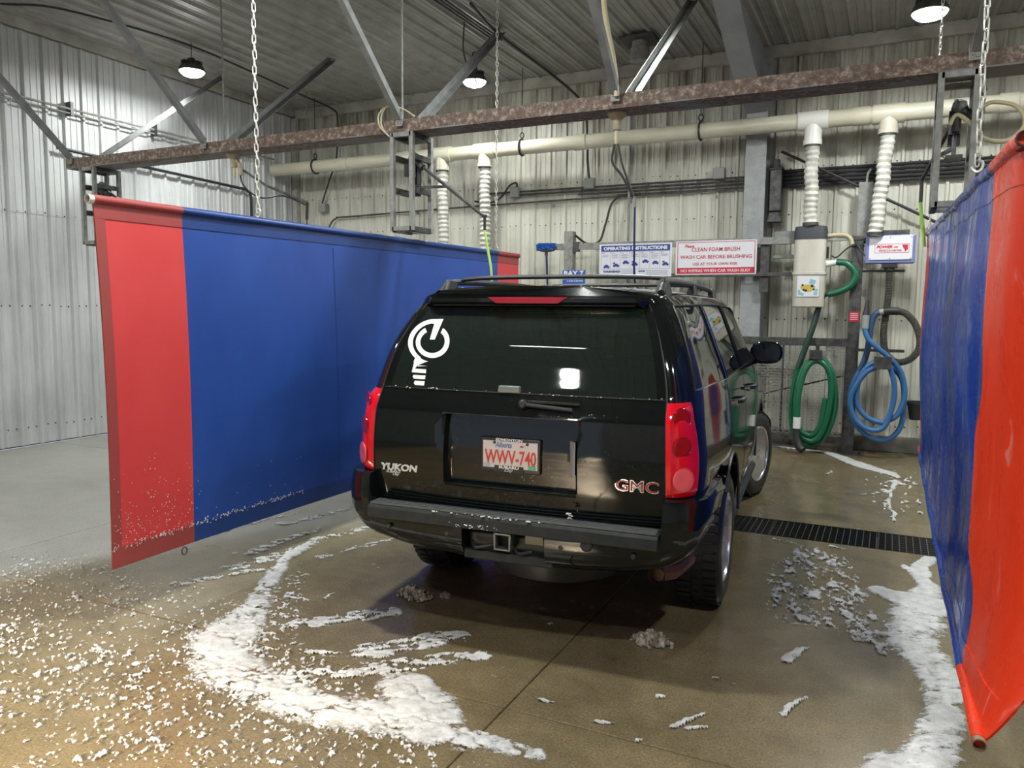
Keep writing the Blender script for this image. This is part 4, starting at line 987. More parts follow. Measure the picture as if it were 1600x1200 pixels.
# ================================================================== THE CAR (x right, y forward, z up, origin under the rear bumper)
car = empty('large_suv', (-1.705, 3.4016, 0), .07969, 'glossy black sport utility vehicle parked in the wash bay', 'car')
def pchip(x, xp, fp):
    xp = np.asarray(xp, float); fp = np.asarray(fp, float); x = np.asarray(x, float)
    h = np.diff(xp); d = np.diff(fp)/h; m = np.zeros_like(fp)
    for i in range(1, len(xp)-1):
        if d[i-1]*d[i] > 0: w1, w2 = 2*h[i]+h[i-1], h[i]+2*h[i-1]; m[i] = (w1+w2)/(w1/d[i-1]+w2/d[i])
    m[0], m[-1] = d[0], d[-1]
    i = np.clip(np.searchsorted(xp, x)-1, 0, len(h)-1); t = (x-xp[i])/h[i]
    return (2*t**3-3*t**2+1)*fp[i]+(t**3-2*t**2+t)*h[i]*m[i]+(-2*t**3+3*t**2)*fp[i+1]+(t**3-t**2)*h[i]*m[i+1]
sst = lambda t, a, b: (lambda q: q*q*(3-2*q))(np.clip((t-a)/(b-a), 0, 1))
PAINT = mat('black car paint', (0.004, 0.006, 0.006), 0.06, 0.0)
def _drops(m):
    v = N(m, 'ShaderNodeTexVoronoi', feature='F1'); v.inputs['Scale'].default_value = 95; m.node_tree.links.new(opos(m), v.inputs['Vector'])
    r = ramp(m, v.outputs['Distance'], [(0.10, g3(1)), (0.30, g3(0))]); k = ramp(m, noise(m, opos(m), 30, 3), [(.52, g3(0)), (.60, g3(1))])
    n = N(m, 'ShaderNodeMath', operation='MULTIPLY'); m.node_tree.links.new(r, n.inputs[0]); m.node_tree.links.new(k, n.inputs[1])
    w = noise(m, opos(m), 1.6, 2)
    bump(m, n.outputs[0], 0.12, 0.002)
_drops(PAINT)
GLASS = mat('tinted privacy glass', (0.010, 0.016, 0.014), 0.03, 0.0, IOR=1.5)
def _glass(m):
    L = m.node_tree.links; out = m.node_tree.nodes['Material Output']; b = nodes(m)[2]
    t = N(m, 'ShaderNodeBsdfTransparent'); t.inputs[0].default_value = (.30, .36, .32, 1)
    ms = N(m, 'ShaderNodeMixShader'); ms.inputs[0].default_value = .76
    L.new(t.outputs[0], ms.inputs[1]); L.new(b.outputs[0], ms.inputs[2]); L.new(ms.outputs[0], out.inputs[0])
    b.inputs['Specular IOR Level'].default_value = 1.0
_glass(GLASS)
TRIMB = mat('satin black plastic', (0.022, 0.023, 0.025), 0.45)
PADM = noisy('wet dark step plastic', (0.020, 0.023, 0.024), (0.034, 0.037, 0.038), 0.55, 0, 14); nodes(PADM)[2].inputs['Specular IOR Level'].default_value = .25
RIBM = mat('paler step rib plastic', (.085, .092, .094), .4)  # lighter grey than the pad so the rib lines read
DARK = mat('dark underside', (0.008, 0.008, 0.008), 0.7)
CHROME = mat('chrome', (0.75, 0.76, 0.77), 0.12, 1.0)
RIMM = mat('silver alloy', (0.62, 0.63, 0.66), 0.22, 0.9)
TYRE = mat('wet tyre rubber', (0.010, 0.011, 0.014), 0.38)
GREYD = mat('dark disc', (.04, .04, .042), .45, .5)
INTER = mat('dark grey interior', (0.035, 0.035, 0.036), 0.8)
LRED = mat('red lamp lens', (0.74, 0.003, 0.018), 0.08, 0.0, Coat_Weight=1.0)
LRED2 = mat('deep red lamp bowl', (0.30, 0.003, 0.012), 0.10, 0.0, Coat_Weight=1.0)
LPINK = mat('pale reversing lens', (0.82, 0.13, 0.15), 0.10, 0.0, Coat_Weight=1.0)
WHITEV = mat('white sticker vinyl', (0.80, 0.80, 0.82), 0.4)

ZL = np.array([.40, .45, .50, .56, .62, .69, .76, .80, .84, .85, .862, .90, .95, 1.0, 1.05, 1.10, 1.15, 1.20, 1.212, 1.222, 1.26, 1.30, 1.335, 1.348, 1.37, 1.41, 1.46, 1.51, 1.56, 1.61, 1.66, 1.71, 1.745, 1.77, 1.785, 1.80, 1.815, 1.82])
NJ = len(ZL)
RX = np.array([.955, .89, .80, .66, .5, .34, .17, 0.0]); RZ = np.array([.012, .024, .033, .042, .047, .051, .053, .054])
Wf = lambda z: pchip(z, [.40, .50, .62, .80, 1.0, 1.2, 1.33, 1.40, 1.5, 1.65, 1.77, 1.82], [.93, .97, .99, 1.0, 1.0, .985, .965, .945, .905, .845, .79, .745])
Wr = lambda z: pchip(z, [.40, .62, .9, 1.1, 1.33, 1.5, 1.65, 1.77, 1.82], [.90, .955, .962, .945, .915, .872, .815, .745, .70])
Win = lambda z: pchip(z, [.40, .62, .88, 1.32, 1.45, 1.6, 1.78, 1.82], [.805, .805, .80, .782, .762, .722, .640, .61])
YR = lambda z: pchip(z, [.40, .62, .75, .88, 1.0, 1.21, 1.34, 1.56, 1.74, 1.785, 1.80, 1.82], [.14, .12, .105, .085, .08, .095, .16, .245, .37, .405, .395, .395])
sR = np.array([0, .006, .02, .045, .075, .11, .15, .20, .26, .33])
sA = np.array([.42, .52, .65, .8, .95, 1.06, 1.12, 1.25, 1.40, 1.6, 1.8, 2.02, 2.10, 2.2, 2.4, 2.6, 2.8, 2.92, 3.0, 3.1, 3.2, 3.3, 3.42, 3.55, 3.62, 3.75, 3.95, 4.15, 4.35, 4.55, 4.72, 4.85, 4.95, 5.02, 5.06])
ST = np.concatenate([sR, sA]); NK = len(ST)
def ztop(y): return pchip(y, [0, .6, 1.6, 2.6, 2.95, 3.2, 3.42, 3.62, 3.95, 4.5, 4.9, 5.02, 5.08], [1.818, 1.838, 1.85, 1.84, 1.80, 1.66, 1.50, 1.345, 1.27, 1.20, 1.13, 1.09, 1.02])
def zlow(y): return np.interp(y, [0, .3, .72, 1.66, 4.4, 4.9, 5.1], [.62, .66, .70, .42, .42, .46, .50])
def surf(s, z):
    """point (x>0) of the body side for station s and nominal height z"""
    s = np.asarray(s, float); z0_ = np.asarray(z, float); lo = zlow(s)
    z = np.where(z0_ < .80, lo+(z0_-.40)*(.80-lo)/.40, z0_)
    y = s + YR(z)*(1-sst(s, .05, 1.15))
    q = sst(s, 0.0, .33)**.42*1.0
    a = np.clip(s/.33, 0, 1); q = np.sqrt(np.clip(1-(1-a)**2, 0, 1))
    w = Win(z) + (Wr(z)-Win(z))*q
    w = w + (Wf(z)-Wr(z))*sst(s, .25, 1.1)
    w = w*(1 - .035*sst(s, 3.0, 4.4) - .06*sst(s, 4.55, 5.08))
    zb = np.interp(y, [0, 3.5, 4.0, 4.9, 5.1], [1.33, 1.33, 1.19, 1.06, .98]); zt = ztop(y)
    up = np.clip((z-1.33)/(1.82-1.33), 0, 1)
    zz = np.where(z > 1.33, zb+(zt-zb)*up, z)
    zz = np.where((z >= .80) & (z <= 1.33), .80+(z-.80)*(zb-.80)/.53, zz)
    return np.stack([w, y, zz], -1)
def rearcap(x, z):
    """y of the tailgate surface"""
    w = float(Win(z)); y = float(YR(z)) - .022*(1-min(1, abs(x)/w)**2)
    if z < 1.30:
        i = float(sst(abs(x), .372, .358)*1 if False else np.clip((.366-abs(x))/.012, 0, 1))*float(np.clip((z-.851)/.011, 0, 1))*float(np.clip((1.2215-z)/.009, 0, 1)); y += .050*i
    if z > 1.772: y -= .055*float(sst(z, 1.772, 1.79))*float(np.clip((w-.015-abs(x))/.02, 0, 1))
    return y
def body():
    V = []; F = []; MI = []
    def add(p): V.append(tuple(float(q) for q in p)); return len(V)-1
    G = [[None]*(2*NJ+2*len(RX)-1) for _ in range(NK)]
    NR = len(RX)
    for k in range(NK):
        row = [surf(ST[k], z) for z in ZL]; tp = row[-1]
        kk = np.clip(1-(ST[k]-3.0)/.7, .35, 1)
        roofx = [(tp[0]*fx, tp[1] + (0 if k else 0), tp[2]+dz*kk) for fx, dz in zip(RX, RZ)]
        loop = [tuple(p) for p in row]+roofx
        loop += [(-x, y, z) for x, y, z in roofx[-2::-1]]+[(-p[0], p[1], p[2]) for p in row[::-1]]
        if k == 0:   # roof edge bows backwards a little like the tailgate
            loop = [(x, y-.022*(1-min(1, abs(x)/float(Win(1.82)))**2)*(1 if NJ <= i < len(loop)-NJ else 0) - (.055 if NJ+1 <= i < len(loop)-NJ-1 else 0), z) for i, (x, y, z) in enumerate(loop)]
        G[k] = [add(p) for p in loop]
    NL = len(G[0])
    for k in range(NK-1):
        for i in range(NL-1):
            a, b, c, d = G[k][i], G[k][i+1], G[k+1][i+1], G[k+1][i]
            mi = 0; j = i if i < NJ-1 else (NL-2-i if NL-2-i < NJ-1 else None); s0, s1 = ST[k], ST[k+1]; sm_ = (s0+s1)/2
            if j is not None and 1.37 <= (ZL[j]+ZL[j+1])/2 <= 1.77:
                if .15 <= sm_ <= 1.06 or 1.12 <= sm_ <= 2.02 or 2.10 <= sm_ <= 3.3: mi = 1
            if j is None and 3.0 < sm_ < 3.55: mi = 3
            F.append((a, b, c, d)); MI.append(mi)
        F.append((G[k][NL-1], G[k][0], G[k+1][0], G[k+1][NL-1])); MI.append(0)
    # rear cap: rows of z, columns follow the tailgate
    cols = np.array([0, .08, .16, .24, .30, .345, .358, .368, .385, .43, .50, .57, .64, .70, .75])/.80
    xc = np.concatenate([-cols[::-1], cols[1:]]); nc = len(xc)
    rows = []
    for j, z in enumerate(ZL):
        w = float(Win(z)); lo = .62; zz = z if z >= .80 else lo+(z-.40)*(.80-lo)/.40
        w = float(Win(zz)); r = [G[0][NL-1-j]] + [add((f*w, rearcap(f*w, zz), zz)) for f in xc] + [G[0][j]]
        rows.append(r)
    for j in range(NJ-1):
        zm = (ZL[j]+ZL[j+1])/2; mi = 1 if 1.335 < zm < 1.772 else (2 if .62 < zm else 0)
        for i in range(len(rows[0])-1):
            m_ = mi
            if mi == 1 and (i == 0 or i == len(rows[0])-2): m_ = 2
            F.append((rows[j][i], rows[j][i+1], rows[j+1][i+1], rows[j+1][i])); MI.append(m_ + (10 if m_ == 1 else 0))
    # close between the top row and the roof edge
    top = rows[-1]; edge = [G[0][i] for i in range(NL-NJ, NJ-2, -1)]
    F.append(tuple(top)+tuple(G[0][NJ+q] for q in range(0, NL-2*NJ))) ; MI.append(0)
    # front cap
    F.append(tuple(G[NK-1])); MI.append(0)
    F.append(tuple(rows[0][1:-1])+tuple()) if False else None
    # bottom of the cap row
    F.append(tuple(rows[0])); MI.append(0)
    me = bpy.data.meshes.new('body'); me.from_pydata(V, [], F)
    for m_ in (PAINT, GLASS, PAINT, GLASS): me.materials.append(m_)
    for _ in range(8): me.materials.append(GLASS)
    me.polygons.foreach_set('material_index', [min(m_, 11) for m_ in MI])
    bm = bmesh.new(); bm.from_mesh(me); bmesh.ops.recalc_face_normals(bm, faces=bm.faces); bm.to_mesh(me); bm.free()
    return me
bme = body()
WY = (1.19, 4.14)
tmp = link('tmp', bme)
cut = MB()
for y in WY: cut.tube([(-1.3, y, .44), (-.62, y, .44)], .475, 40).tube([(.62, y, .44), (1.3, y, .44)], .475, 40)
cutme = cut.mesh('cutme', DARK); cuto = link('cut', cutme)
bo = tmp.modifiers.new('b', 'BOOLEAN'); bo.object = cuto; bo.solver = 'EXACT'; bo.operation = 'DIFFERENCE'
try: bo.material_mode = 'TRANSFER'
except Exception: pass
bpy.context.view_layer.update()
res = bpy.data.meshes.new_from_object(tmp.evaluated_get(bpy.context.evaluated_depsgraph_get()))
bpy.data.objects.remove(tmp); bpy.data.objects.remove(cuto)
mnames = [m_.name if m_ else '' for m_ in res.materials]
def extract(name, pred, mtl, smooth=40, wellmat=None, thick=0):
    bm = bmesh.new(); bm.from_mesh(res)
    bmesh.ops.delete(bm, geom=[f for f in bm.faces if not pred(f)], context='FACES')
    me = bpy.data.meshes.new(name); 
    for f in bm.faces: f.material_index = 1 if (wellmat and mnames[f.material_index] == DARK.name) else 0
    bm.to_mesh(me); bm.free(); me.materials.append(mtl)
    if wellmat: me.materials.append(wellmat)
    sm(me, smooth); return me
isg = lambda f: f.material_index
body_o = link('body_shell', extract('body_shell', lambda f: f.material_index in (0,) or f.material_index > 11, PAINT, 40, DARK), car)
wn = body_o.modifiers.new('wn', 'WEIGHTED_NORMAL'); wn.keep_sharp = True
tail_o = link('tailgate', extract('tailgate', lambda f: f.material_index == 2, PAINT, 30), car)
ws = extract('windshield', lambda f: f.material_index == 3, GLASS); link('windshield', ws, car)
rg = extract('rear_window', lambda f: f.material_index == 11, GLASS); rwin = link('rear_window', rg, car)
def side_win(sx, ya, yb): return lambda f: f.material_index == 1 and f.calc_center_median().x*sx > 0 and ya < f.calc_center_median().y < yb
# station limits (belt/top shear) separate the three panes on each side
for sx in (-1, 1):
    bm = bmesh.new(); bm.from_mesh(res)
    bmesh.ops.delete(bm, geom=[f for f in bm.faces if not (f.material_index == 1 and f.calc_center_median().x*sx > 0)], context='FACES')
    bm.faces.ensure_lookup_table(); seen = set(); isl = []
    for f in bm.faces:
        if f in seen: continue
        st_ = [f]; seen.add(f); comp = []
        while st_:
            g = st_.pop(); comp.append(g)
            for e in g.edges:
                for h in e.link_faces:
                    if h not in seen: seen.add(h); st_.append(h)
        isl.append(comp)
    for comp in isl:
        vs = list({v for f in comp for v in f.verts}); ix = {v: i for i, v in enumerate(vs)}
        me = bpy.data.meshes.new('side_window'); me.from_pydata([v.co[:] for v in vs], [], [tuple(ix[v] for v in f.verts) for f in comp]); me.materials.append(GLASS); sm(me, 40)
        so = link('side_window', me, car)
        # bright and black mouldings around the pane
        yc = sum(v.co.y for v in vs)/len(vs)
    bm.free()
def side_line(s0, s1, z0, z1, n=14, off=.004):
    out = []
    for t in np.linspace(0, 1, n):
        p = surf(s0+(s1-s0)*t, z0+(z1-z0)*t); out.append((p[0]+off, p[1], p[2]+off*.3))
    return out
SEAL = mat('black window seal', (.01, .01, .01), .5)
for sx in (-1, 1):
    def mir(pts): return [(sx*x, y, z) for x, y, z in pts]
    mb = MB()
    for a, b in ((.15, 1.06), (1.12, 2.02), (2.10, 3.3)):
        for q in (side_line(a, b, 1.77, 1.77), side_line(a, a, 1.37, 1.77), side_line(b, b, 1.37, 1.77)): mb.tube(mir(q), .006, 6)
    parts('window_seal', mb, SEAL, car)
    mb = MB().tube(mir(side_line(.15, 1.06, 1.37, 1.37, off=.006)), .0045, 6).tube(mir(side_line(1.06, 1.06, 1.37, 1.74, off=.006)), .0045, 6).tube(mir(side_line(1.12, 3.3, 1.37, 1.37, 30, .006)), .004, 6)
    parts('chrome_moulding', mb, CHROME, car)
    mb = MB()
    for s_, z0 in ((1.09, .95), (2.06, .50), (3.32, .50)): mb.tube(mir(side_line(s_, s_, z0, 1.37, off=-.001)), .003, 4)
    parts('door_seam', mb, DARK, car)
    for s_ in (1.38, 2.32):
        p = surf(s_, 1.205); x = float(p[0])
        h = MB().tube([(sx*(x), s_-.0, 1.205), (sx*(x+.040), s_+.02, 1.21), (sx*(x+.045), s_+.10, 1.21), (sx*(x+.040), s_+.18, 1.21), (sx*x, s_+.20, 1.205)], .016, 8)
        ho = part('door_handle', h, TRIMB, car); part('lock_cylinder', MB().cyl((sx*(x+.0), s_-.03, 1.205), (sx*(x+.02), s_-.03, 1.205), .022, 12), CHROME, ho)
    # running board and side mirror
    rb_ = MB().prism([(.86, .34), (.955, .345), (.975, .37), (.955, .40), (.86, .41)], 2.05, Matrix(((sx, 0, 0, 0), (0, 0, 1, 1.68), (0, 1, 0, 0), (0, 0, 0, 1))))
    part('running_board', rb_, TRIMB, car, 0, .006)
    mc = (sx*1.045, 3.42, 1.41)
    mb = MB(); secs = []
    for k_, (dy, f_) in enumerate(((-.045, .90), (-.035, 1.0), (.0, 1.0), (.05, .86), (.09, .55), (.105, .1))):
        secs.append([(mc[0]+sx*0+.133*f_*math.copysign(abs(math.cos(a))**.75, math.cos(a)), mc[1]+dy, mc[2]+.097*f_*math.copysign(abs(math.sin(a))**.8, math.sin(a))) for a in np.linspace(0, 2*PI, 29)[:-1]])
    n_ = 28; mb.add([p for q in secs for p in q], [(i*n_+k_, i*n_+(k_+1) % n_, (i+1)*n_+(k_+1) % n_, (i+1)*n_+k_) for i in range(5) for k_ in range(n_)]+[tuple(range(n_)), tuple(5*n_+k_ for k_ in range(n_))])
    mo = part('side_mirror', mb, PAINT, car, 50)
    part('mirror_glass', MB().prism([(mc[0]+.112*math.copysign(abs(math.cos(a))**.75, math.cos(a)), mc[2]+.078*math.copysign(abs(math.sin(a))**.8, math.sin(a))) for a in np.linspace(0, 2*PI, 29)[:-1]], .004, Matrix.Translation((0, mc[1]-.044, 0)) @ FACE), mat('mirror glass', (.006, .010, .016), .04), mo, 0)
    part('mirror_arm', MB().tube([(sx*.90, 3.46, 1.345), (sx*.97, 3.45, 1.35), (sx*1.02, 3.44, 1.36)], lambda i: (.05, .042, .036)[i], 10), PAINT, mo)
    # tail lamp wrapping the corner
    nS, nZ = 12, 16; vs = []; ss = np.linspace(0.0, 1, nS+1); z0, z1 = .880, 1.322
    for lay, off in ((0, .018), (1, -.004)):
        for j in range(nZ+1):
            z = z0+(z1-z0)*j/nZ
            for i in range(nS+1):
                smax = .145-.055*abs((z-1.08)/.25)**1.5 if z < 1.2 else .125-.03*(z-1.2)/.12
                s_ = smax*ss[i]**1.6; p = surf(s_, z)
                q0, q1 = surf(max(0, s_-.004), z), surf(s_+.004, z); tx, ty = q1[0]-q0[0], q1[1]-q0[1]; L_ = math.hypot(tx, ty); nx_, ny_ = ty/L_, -tx/L_
                e = min(1, min(i, nS-i)/1.2+.25, min(j, nZ-j)/1.2+.25) if lay == 0 else 1
                vs.append((sx*(p[0]+nx_*off*e+(.002 if i else 0)), p[1]+ny_*off*e, z))
    s1_ = nS+1; H = s1_*(nZ+1); fs = []
    for j in range(nZ):
        for i in range(nS): a = j*s1_+i; fs += [(a, a+1, a+s1_+1, a+s1_), (a+H, a+s1_+H, a+s1_+1+H, a+1+H)]
    for i in range(nS): fs += [(i, i+H, i+1+H, i+1), (nZ*s1_+i, nZ*s1_+i+1, nZ*s1_+i+1+H, nZ*s1_+i+H)]
    for j in range(nZ): fs += [(j*s1_, (j+1)*s1_, (j+1)*s1_+H, j*s1_+H), (j*s1_+nS, j*s1_+nS+H, (j+1)*s1_+nS+H, (j+1)*s1_+nS)]
    tl = part('tail_light', MB().add(vs, fs), LRED, car, 40)
    for z, m_, r_, nm in ((1.252, LRED2, .052, 'lamp_bowl'), (1.118, LRED2, .050, 'lamp_bowl'), (.965, LPINK, .056, 'reversing_lamp')):
        s_ = .030; p = surf(s_, z); q0, q1 = surf(s_-.01, z), surf(s_+.01, z); t_ = Vector((sx*(q1[0]-q0[0]), q1[1]-q0[1], 0)).normalized()
        nrm = Vector((sx*abs(t_.y), -abs(t_.x), 0)).normalized(); c_ = Vector((sx*p[0], p[1], z)) + nrm*.017; up = Vector((0, 0, 1)); rt = nrm.cross(up)
        mb = MB(); vv = []; hs = ((1.0, -.002), (.97, .004), (.8, .006), (.5, .005), (.01, .004))
        for f_, h_ in hs:
            for k_ in range(20): a = 2*PI*k_/20; vv.append(c_+rt*r_*f_*math.cos(a)+up*r_*f_*math.sin(a)+nrm*h_)
        mb.add(vv, [(i*20+k_, i*20+(k_+1) % 20, (i+1)*20+(k_+1) % 20, (i+1)*20+k_) for i in range(4) for k_ in range(20)])
        mb.tube([c_+rt*(r_+.002)*math.cos(a)+up*(r_+.002)*math.sin(a)+nrm*.0035 for a in np.linspace(0, 2*PI, 25)[:-1]], .0015, 6, closed=True)
        lo_ = part(nm, mb, m_, tl, 50)
# seams between tailgate and body
mb = MB()
for sx in (-1, 1): mb.tube([(sx*float(Win(z))+sx*.000, float(YR(z))-.001, z) for z in np.linspace(.72, 1.79, 24)], .0045, 5)
mb.tube([(x, rearcap(x, 1.333)-.0015, 1.333) for x in np.linspace(-.77, .77, 30)], .004, 5)
parts('tailgate_seam', mb, SEAL, car)
mb = MB().tube([(x, rearcap(x, 1.785)-.004, 1.783) for x in np.linspace(-.57, .57, 24)], .003, 5)
part('spoiler_lip', mb, TRIMB, car)
# third brake light in the spoiler
b3 = MB(); zz = (1.793, 1.826); yb = rearcap(0, 1.80)-.012
b3.add([(-.175, yb, zz[0]), (.175, yb, zz[0]), (.228, yb+.004, zz[1]), (-.228, yb+.004, zz[1]), (-.175, yb+.06, zz[0]), (.175, yb+.06, zz[0]), (.228, yb+.06, zz[1]), (-.228, yb+.06, zz[1])], [(0, 1, 2, 3), (7, 6, 5, 4), (0, 4, 5, 1), (1, 5, 6, 2), (2, 6, 7, 3), (3, 7, 4, 0)])
part('third_brake_light', b3, mat('dull red brake lens', (.34, .01, .03), .15, Coat_Weight=1.0), car, 0, .004)
# window release hump, wiper, washer
part('glass_release', MB().prism([(-.085, 1.334), (-.080, 1.370), (.035, 1.370), (.040, 1.334)], .03, Matrix.Translation((0, rearcap(-.02, 1.35)+.010, 0)) @ FACE), mat('satin grey handle', (.20, .22, .22), .35, .3), car, 0, .005)
wp = part('rear_wiper', MB().tube([(.06, rearcap(.06, 1.285)-.02, 1.286), (.20, rearcap(.2, 1.28)-.025, 1.278), (.33, rearcap(.33, 1.27)-.02, 1.270)], .010, 8), TRIMB, car)
part('wiper_pivot', MB().lathe([(.022, 0), (.024, -.02), (.015, -.035), (0, -.036)], (.07, rearcap(.07, 1.285)-.003, 1.286), 14, 'y'), TRIMB, wp)
part('wiper_blade', MB().box(.06, .36, rearcap(.2, 1.30)-.022, rearcap(.2, 1.30)-.010, 1.293, 1.304), SEAL, wp, 0)
# chrome pull at the right side of the number plate recess, with lip below and above
part('tailgate_pull', MB().add([(.335, .105, 1.108), (.352, .075, 1.112), (.352, .075, .945), (.325, .105, .925), (.30, .128, 1.108), (.30, .128, .935)], [(0, 1, 2, 3), (4, 0, 3, 5), (0, 4, 1), (3, 2, 5), (1, 4, 5, 2)]), mat('bright chrome pull', (.60, .60, .62), .3, .5), car, 0)
parts('recess_lip', MB().tube([(x, .074+.01*abs(x), .842-.006*(1-abs(x)/.37)) for x in np.linspace(-.36, .36, 16)], .010, 8).tube([(x, .080, 1.222) for x in np.linspace(-.36, .36, 16)], .007, 8), PAINT, car)
# number plate
pl_x, pl_y, pl_z = 0.0, .094, 1.018
fr_ = part('plate_frame', MB().box(pl_x-.166, pl_x+.166, pl_y, pl_y+.016, pl_z-.092, pl_z+.088), mat('gloss black plate frame', (.012, .012, .013), .2), car, 0, .006)
pt = part('number_plate', MB().box(pl_x-.150, pl_x+.150, pl_y-.003, pl_y, pl_z-.070, pl_z+.070), mat('plate white', (.66, .60, .60), .35), car, 0, .002, 'white number plate with red characters')
REDP = mat('plate red', (.62, .02, .02), .35)
put_text('lettering', 'WWV-740', pl_x+.002, pl_y-.0045, pl_z-.012, .1, REDP, pt, width=.282, height=.074, bold=.0015)
put_text('lettering', 'Alberta', pl_x-.035, pl_y-.0045, pl_z+.052, .05, mat('plate blue', (.06, .14, .42), .4), pt, width=.09, height=.028, shear=.25)
part('plate_flower', MB().prism([(pl_x+.054, pl_z+.044), (pl_x+.060, pl_z+.056), (pl_x+.066, pl_z+.050), (pl_x+.072, pl_z+.056), (pl_x+.074, pl_z+.044)], .001, Matrix.Translation((0, pl_y-.003, 0)) @ FACE), REDP, pt, 0)
part('plate_sticker', MB().box(pl_x+.100, pl_x+.142, pl_y-.0042, pl_y-.003, pl_z-.068, pl_z-.046), mat('sticker green', (.12, .45, .26), .4), pt, 0)
part('plate_sticker', MB().box(pl_x-.146, pl_x-.108, pl_y-.0042, pl_y-.003, pl_z-.068, pl_z-.046), mat('sticker pale blue', (.40, .45, .60), .4), pt, 0)
part('plate_skirt', MB().box(pl_x-.085, pl_x+.075, pl_y-.005, pl_y-.003, pl_z-.089, pl_z-.056), SEAL, fr_, 0)
put_text('lettering', 'EDMONTON', pl_x-.005, pl_y-.004, pl_z+.078, .03, WHITEV, fr_, width=.145, height=.014, bold=.001)
put_text('lettering', 'SUBARU', pl_x-.005, pl_y-.0065, pl_z-.064, .03, WHITEV, fr_, width=.11, height=.015, bold=.001)
put_text('lettering', 'City', pl_x-.005, pl_y-.0065, pl_z-.081, .03, WHITEV, fr_, width=.045, height=.017, shear=.3)
for sx in (-.085, .095): part('plate_screw', MB().cyl((pl_x+sx, pl_y-.006, pl_z+.062), (pl_x+sx, pl_y-.002, pl_z+.062), .008, 10), TRIMB, fr_)
# badges
put_text('badge', 'GMC', .662, rearcap(.66, .92)-.003, .922, .1, CHROME, car, width=.214, height=.060, extrude=.0015, bold=.003)
put_text('badge', 'GMC', .662, rearcap(.66, .92)-.0052, .922, .1, mat('badge red', (.36, .012, .03), .2), car, width=.204, height=.050, extrude=.0005, bold=.0)
put_text('badge', 'YUKON', -.635, rearcap(-.63, .905)-.004, .906, .1, mat('silver badge', (.62, .63, .64), .3, .2), car, width=.225, height=.038, extrude=.004, bold=.004, shear=.12)
put_text('badge', 'SUBARU', -.675, rearcap(-.67, .875)-.002, .879, .1, WHITEV, car, width=.085, height=.014, bold=.002)
put_text('badge', 'City', -.66, rearcap(-.66, .86)-.002, .863, .1, WHITEV, car, width=.04, height=.016, bold=.001, shear=.3)
# white light-bulb / power sticker on the rear window
def dec(cx, cy):
    x = -.498+.000665*(cx-670)+.000132*(cy-350); z = 1.704+.0000118*(cx-670)-.000578*(cy-350)
    return (x, rearcap(x, z)-.0022, z)
def arc(cx, cy, rx, ry, a0, a1, n=26): return [(cx+rx*math.cos(math.radians(a)), cy-ry*math.sin(math.radians(a))) for a in np.linspace(a0, a1, n)]
def band(outer, inner):
    mb = MB(); n = len(outer); vs = [dec(*p) for p in outer]+[dec(*p) for p in inner]; vs2 = [(x, y+.0012, z) for x, y, z in vs]
    fs = [(i, i+1, n+i+1, n+i) for i in range(n-1)]; mb.add(vs, fs); return mb
dm = MB()
def addband(o_, i_):
    q = band(o_, i_); dm.add(q.v, q.f)
addband(arc(592, 560, 158, 150, 57, -238+0, 44), arc(592, 560, 115, 104, 52, -238, 44))
addband([(670, 348), (600, 350)]+arc(592, 560, 232, 212, 94, 226, 30)+[(415, 750), (440, 765)], [(655, 400), (590, 395)]+arc(592, 562, 186, 174, 98, 232, 30)+[(490, 720), (540, 740)])
addband([(670, 348), (612, 540)], [(590, 395), (566, 540)])
addband([(425, 735), (552, 740)], [(395, 845), (455, 778)])
addband([(455, 778), (545, 785)], [(455, 790), (545, 785)])
addband([(395, 845), (528, 850)], [(420, 810), (533, 815)])
addband([(404, 882), (412, 868), (524, 870)], [(404, 886), (412, 902), (518, 906)])
addband([(414, 940), (424, 920), (516, 922)], [(414, 944), (426, 960), (508, 962)])
me = dm.mesh('window_decal', WHITEV); so = link('window_decal', me, rwin); so['label'] = 'white light bulb and power symbol sticker'; sl = so.modifiers.new('s', 'SOLIDIFY'); sl.thickness = .0008

# rear bumper: cross sections swept round the back
tb = [(-1.006, .84), (-1.005, .66), (-1.004, .48), (-1.0, .32), (-.985, .19), (-.95, .105), (-.90, .062), (-.84, .040), (-.795, .030), (-.785, .030), (-.6, .016), (-.4, .006), (-.225, .001), (-.215, .001), (0, 0)]
tb = tb+[(-x, y) for x, y in tb[-2::-1]]
def zt(x, y): return .872 if abs(x) > .79 else .705
def zbm(x, y):
    ax = abs(x)
    if ax < .22: return .635
    if y > .15: return float(np.interp(y, [.15, .4, .66, .84], [.64, .70, .765, .845]))
    return float(np.interp(ax, [.22, .5, .7, .85, .95, 1.0], [.475, .485, .505, .545, .60, .64]))
mb = MB(); vs = []; n_ = len(tb)
for i, (x, y) in enumerate(tb):
    p0, p1 = tb[max(0, i-1)], tb[min(n_-1, i+1)]; t_ = Vector((p1[0]-p0[0], p1[1]-p0[1])).normalized(); nx_, ny_ = t_.y, -t_.x
    top, bot = zt(x, y), zbm(x, y)
    for off, z in ((-.13, top-.002), (-.03, top), (-.008, top-.006), (0, top-.028), (.012, (top*.6+bot*.4)), (.006, bot+.07), (-.02, bot+.02), (-.05, bot), (-.14, bot)):
        vs.append((x+nx_*off, y+ny_*off, z))
fs = [(i*9+k, (i+1)*9+k, (i+1)*9+k+1, i*9+k+1) for i in range(n_-1) for k in range(8)]+[(i*9, (i+1)*9, (i+1)*9+8, i*9+8) for i in range(n_-1)]
fs += [tuple(range(9)), tuple((n_-1)*9+k for k in range(9))]
bp = part('rear_bumper', mb.add(vs, fs), PAINT, car, 38)
pad = MB()
pv = [(-.022, .640), (-.020, .694), (-.010, .708), (.115, .716), (.115, .70), (.0, .65), (-.004, .636)]
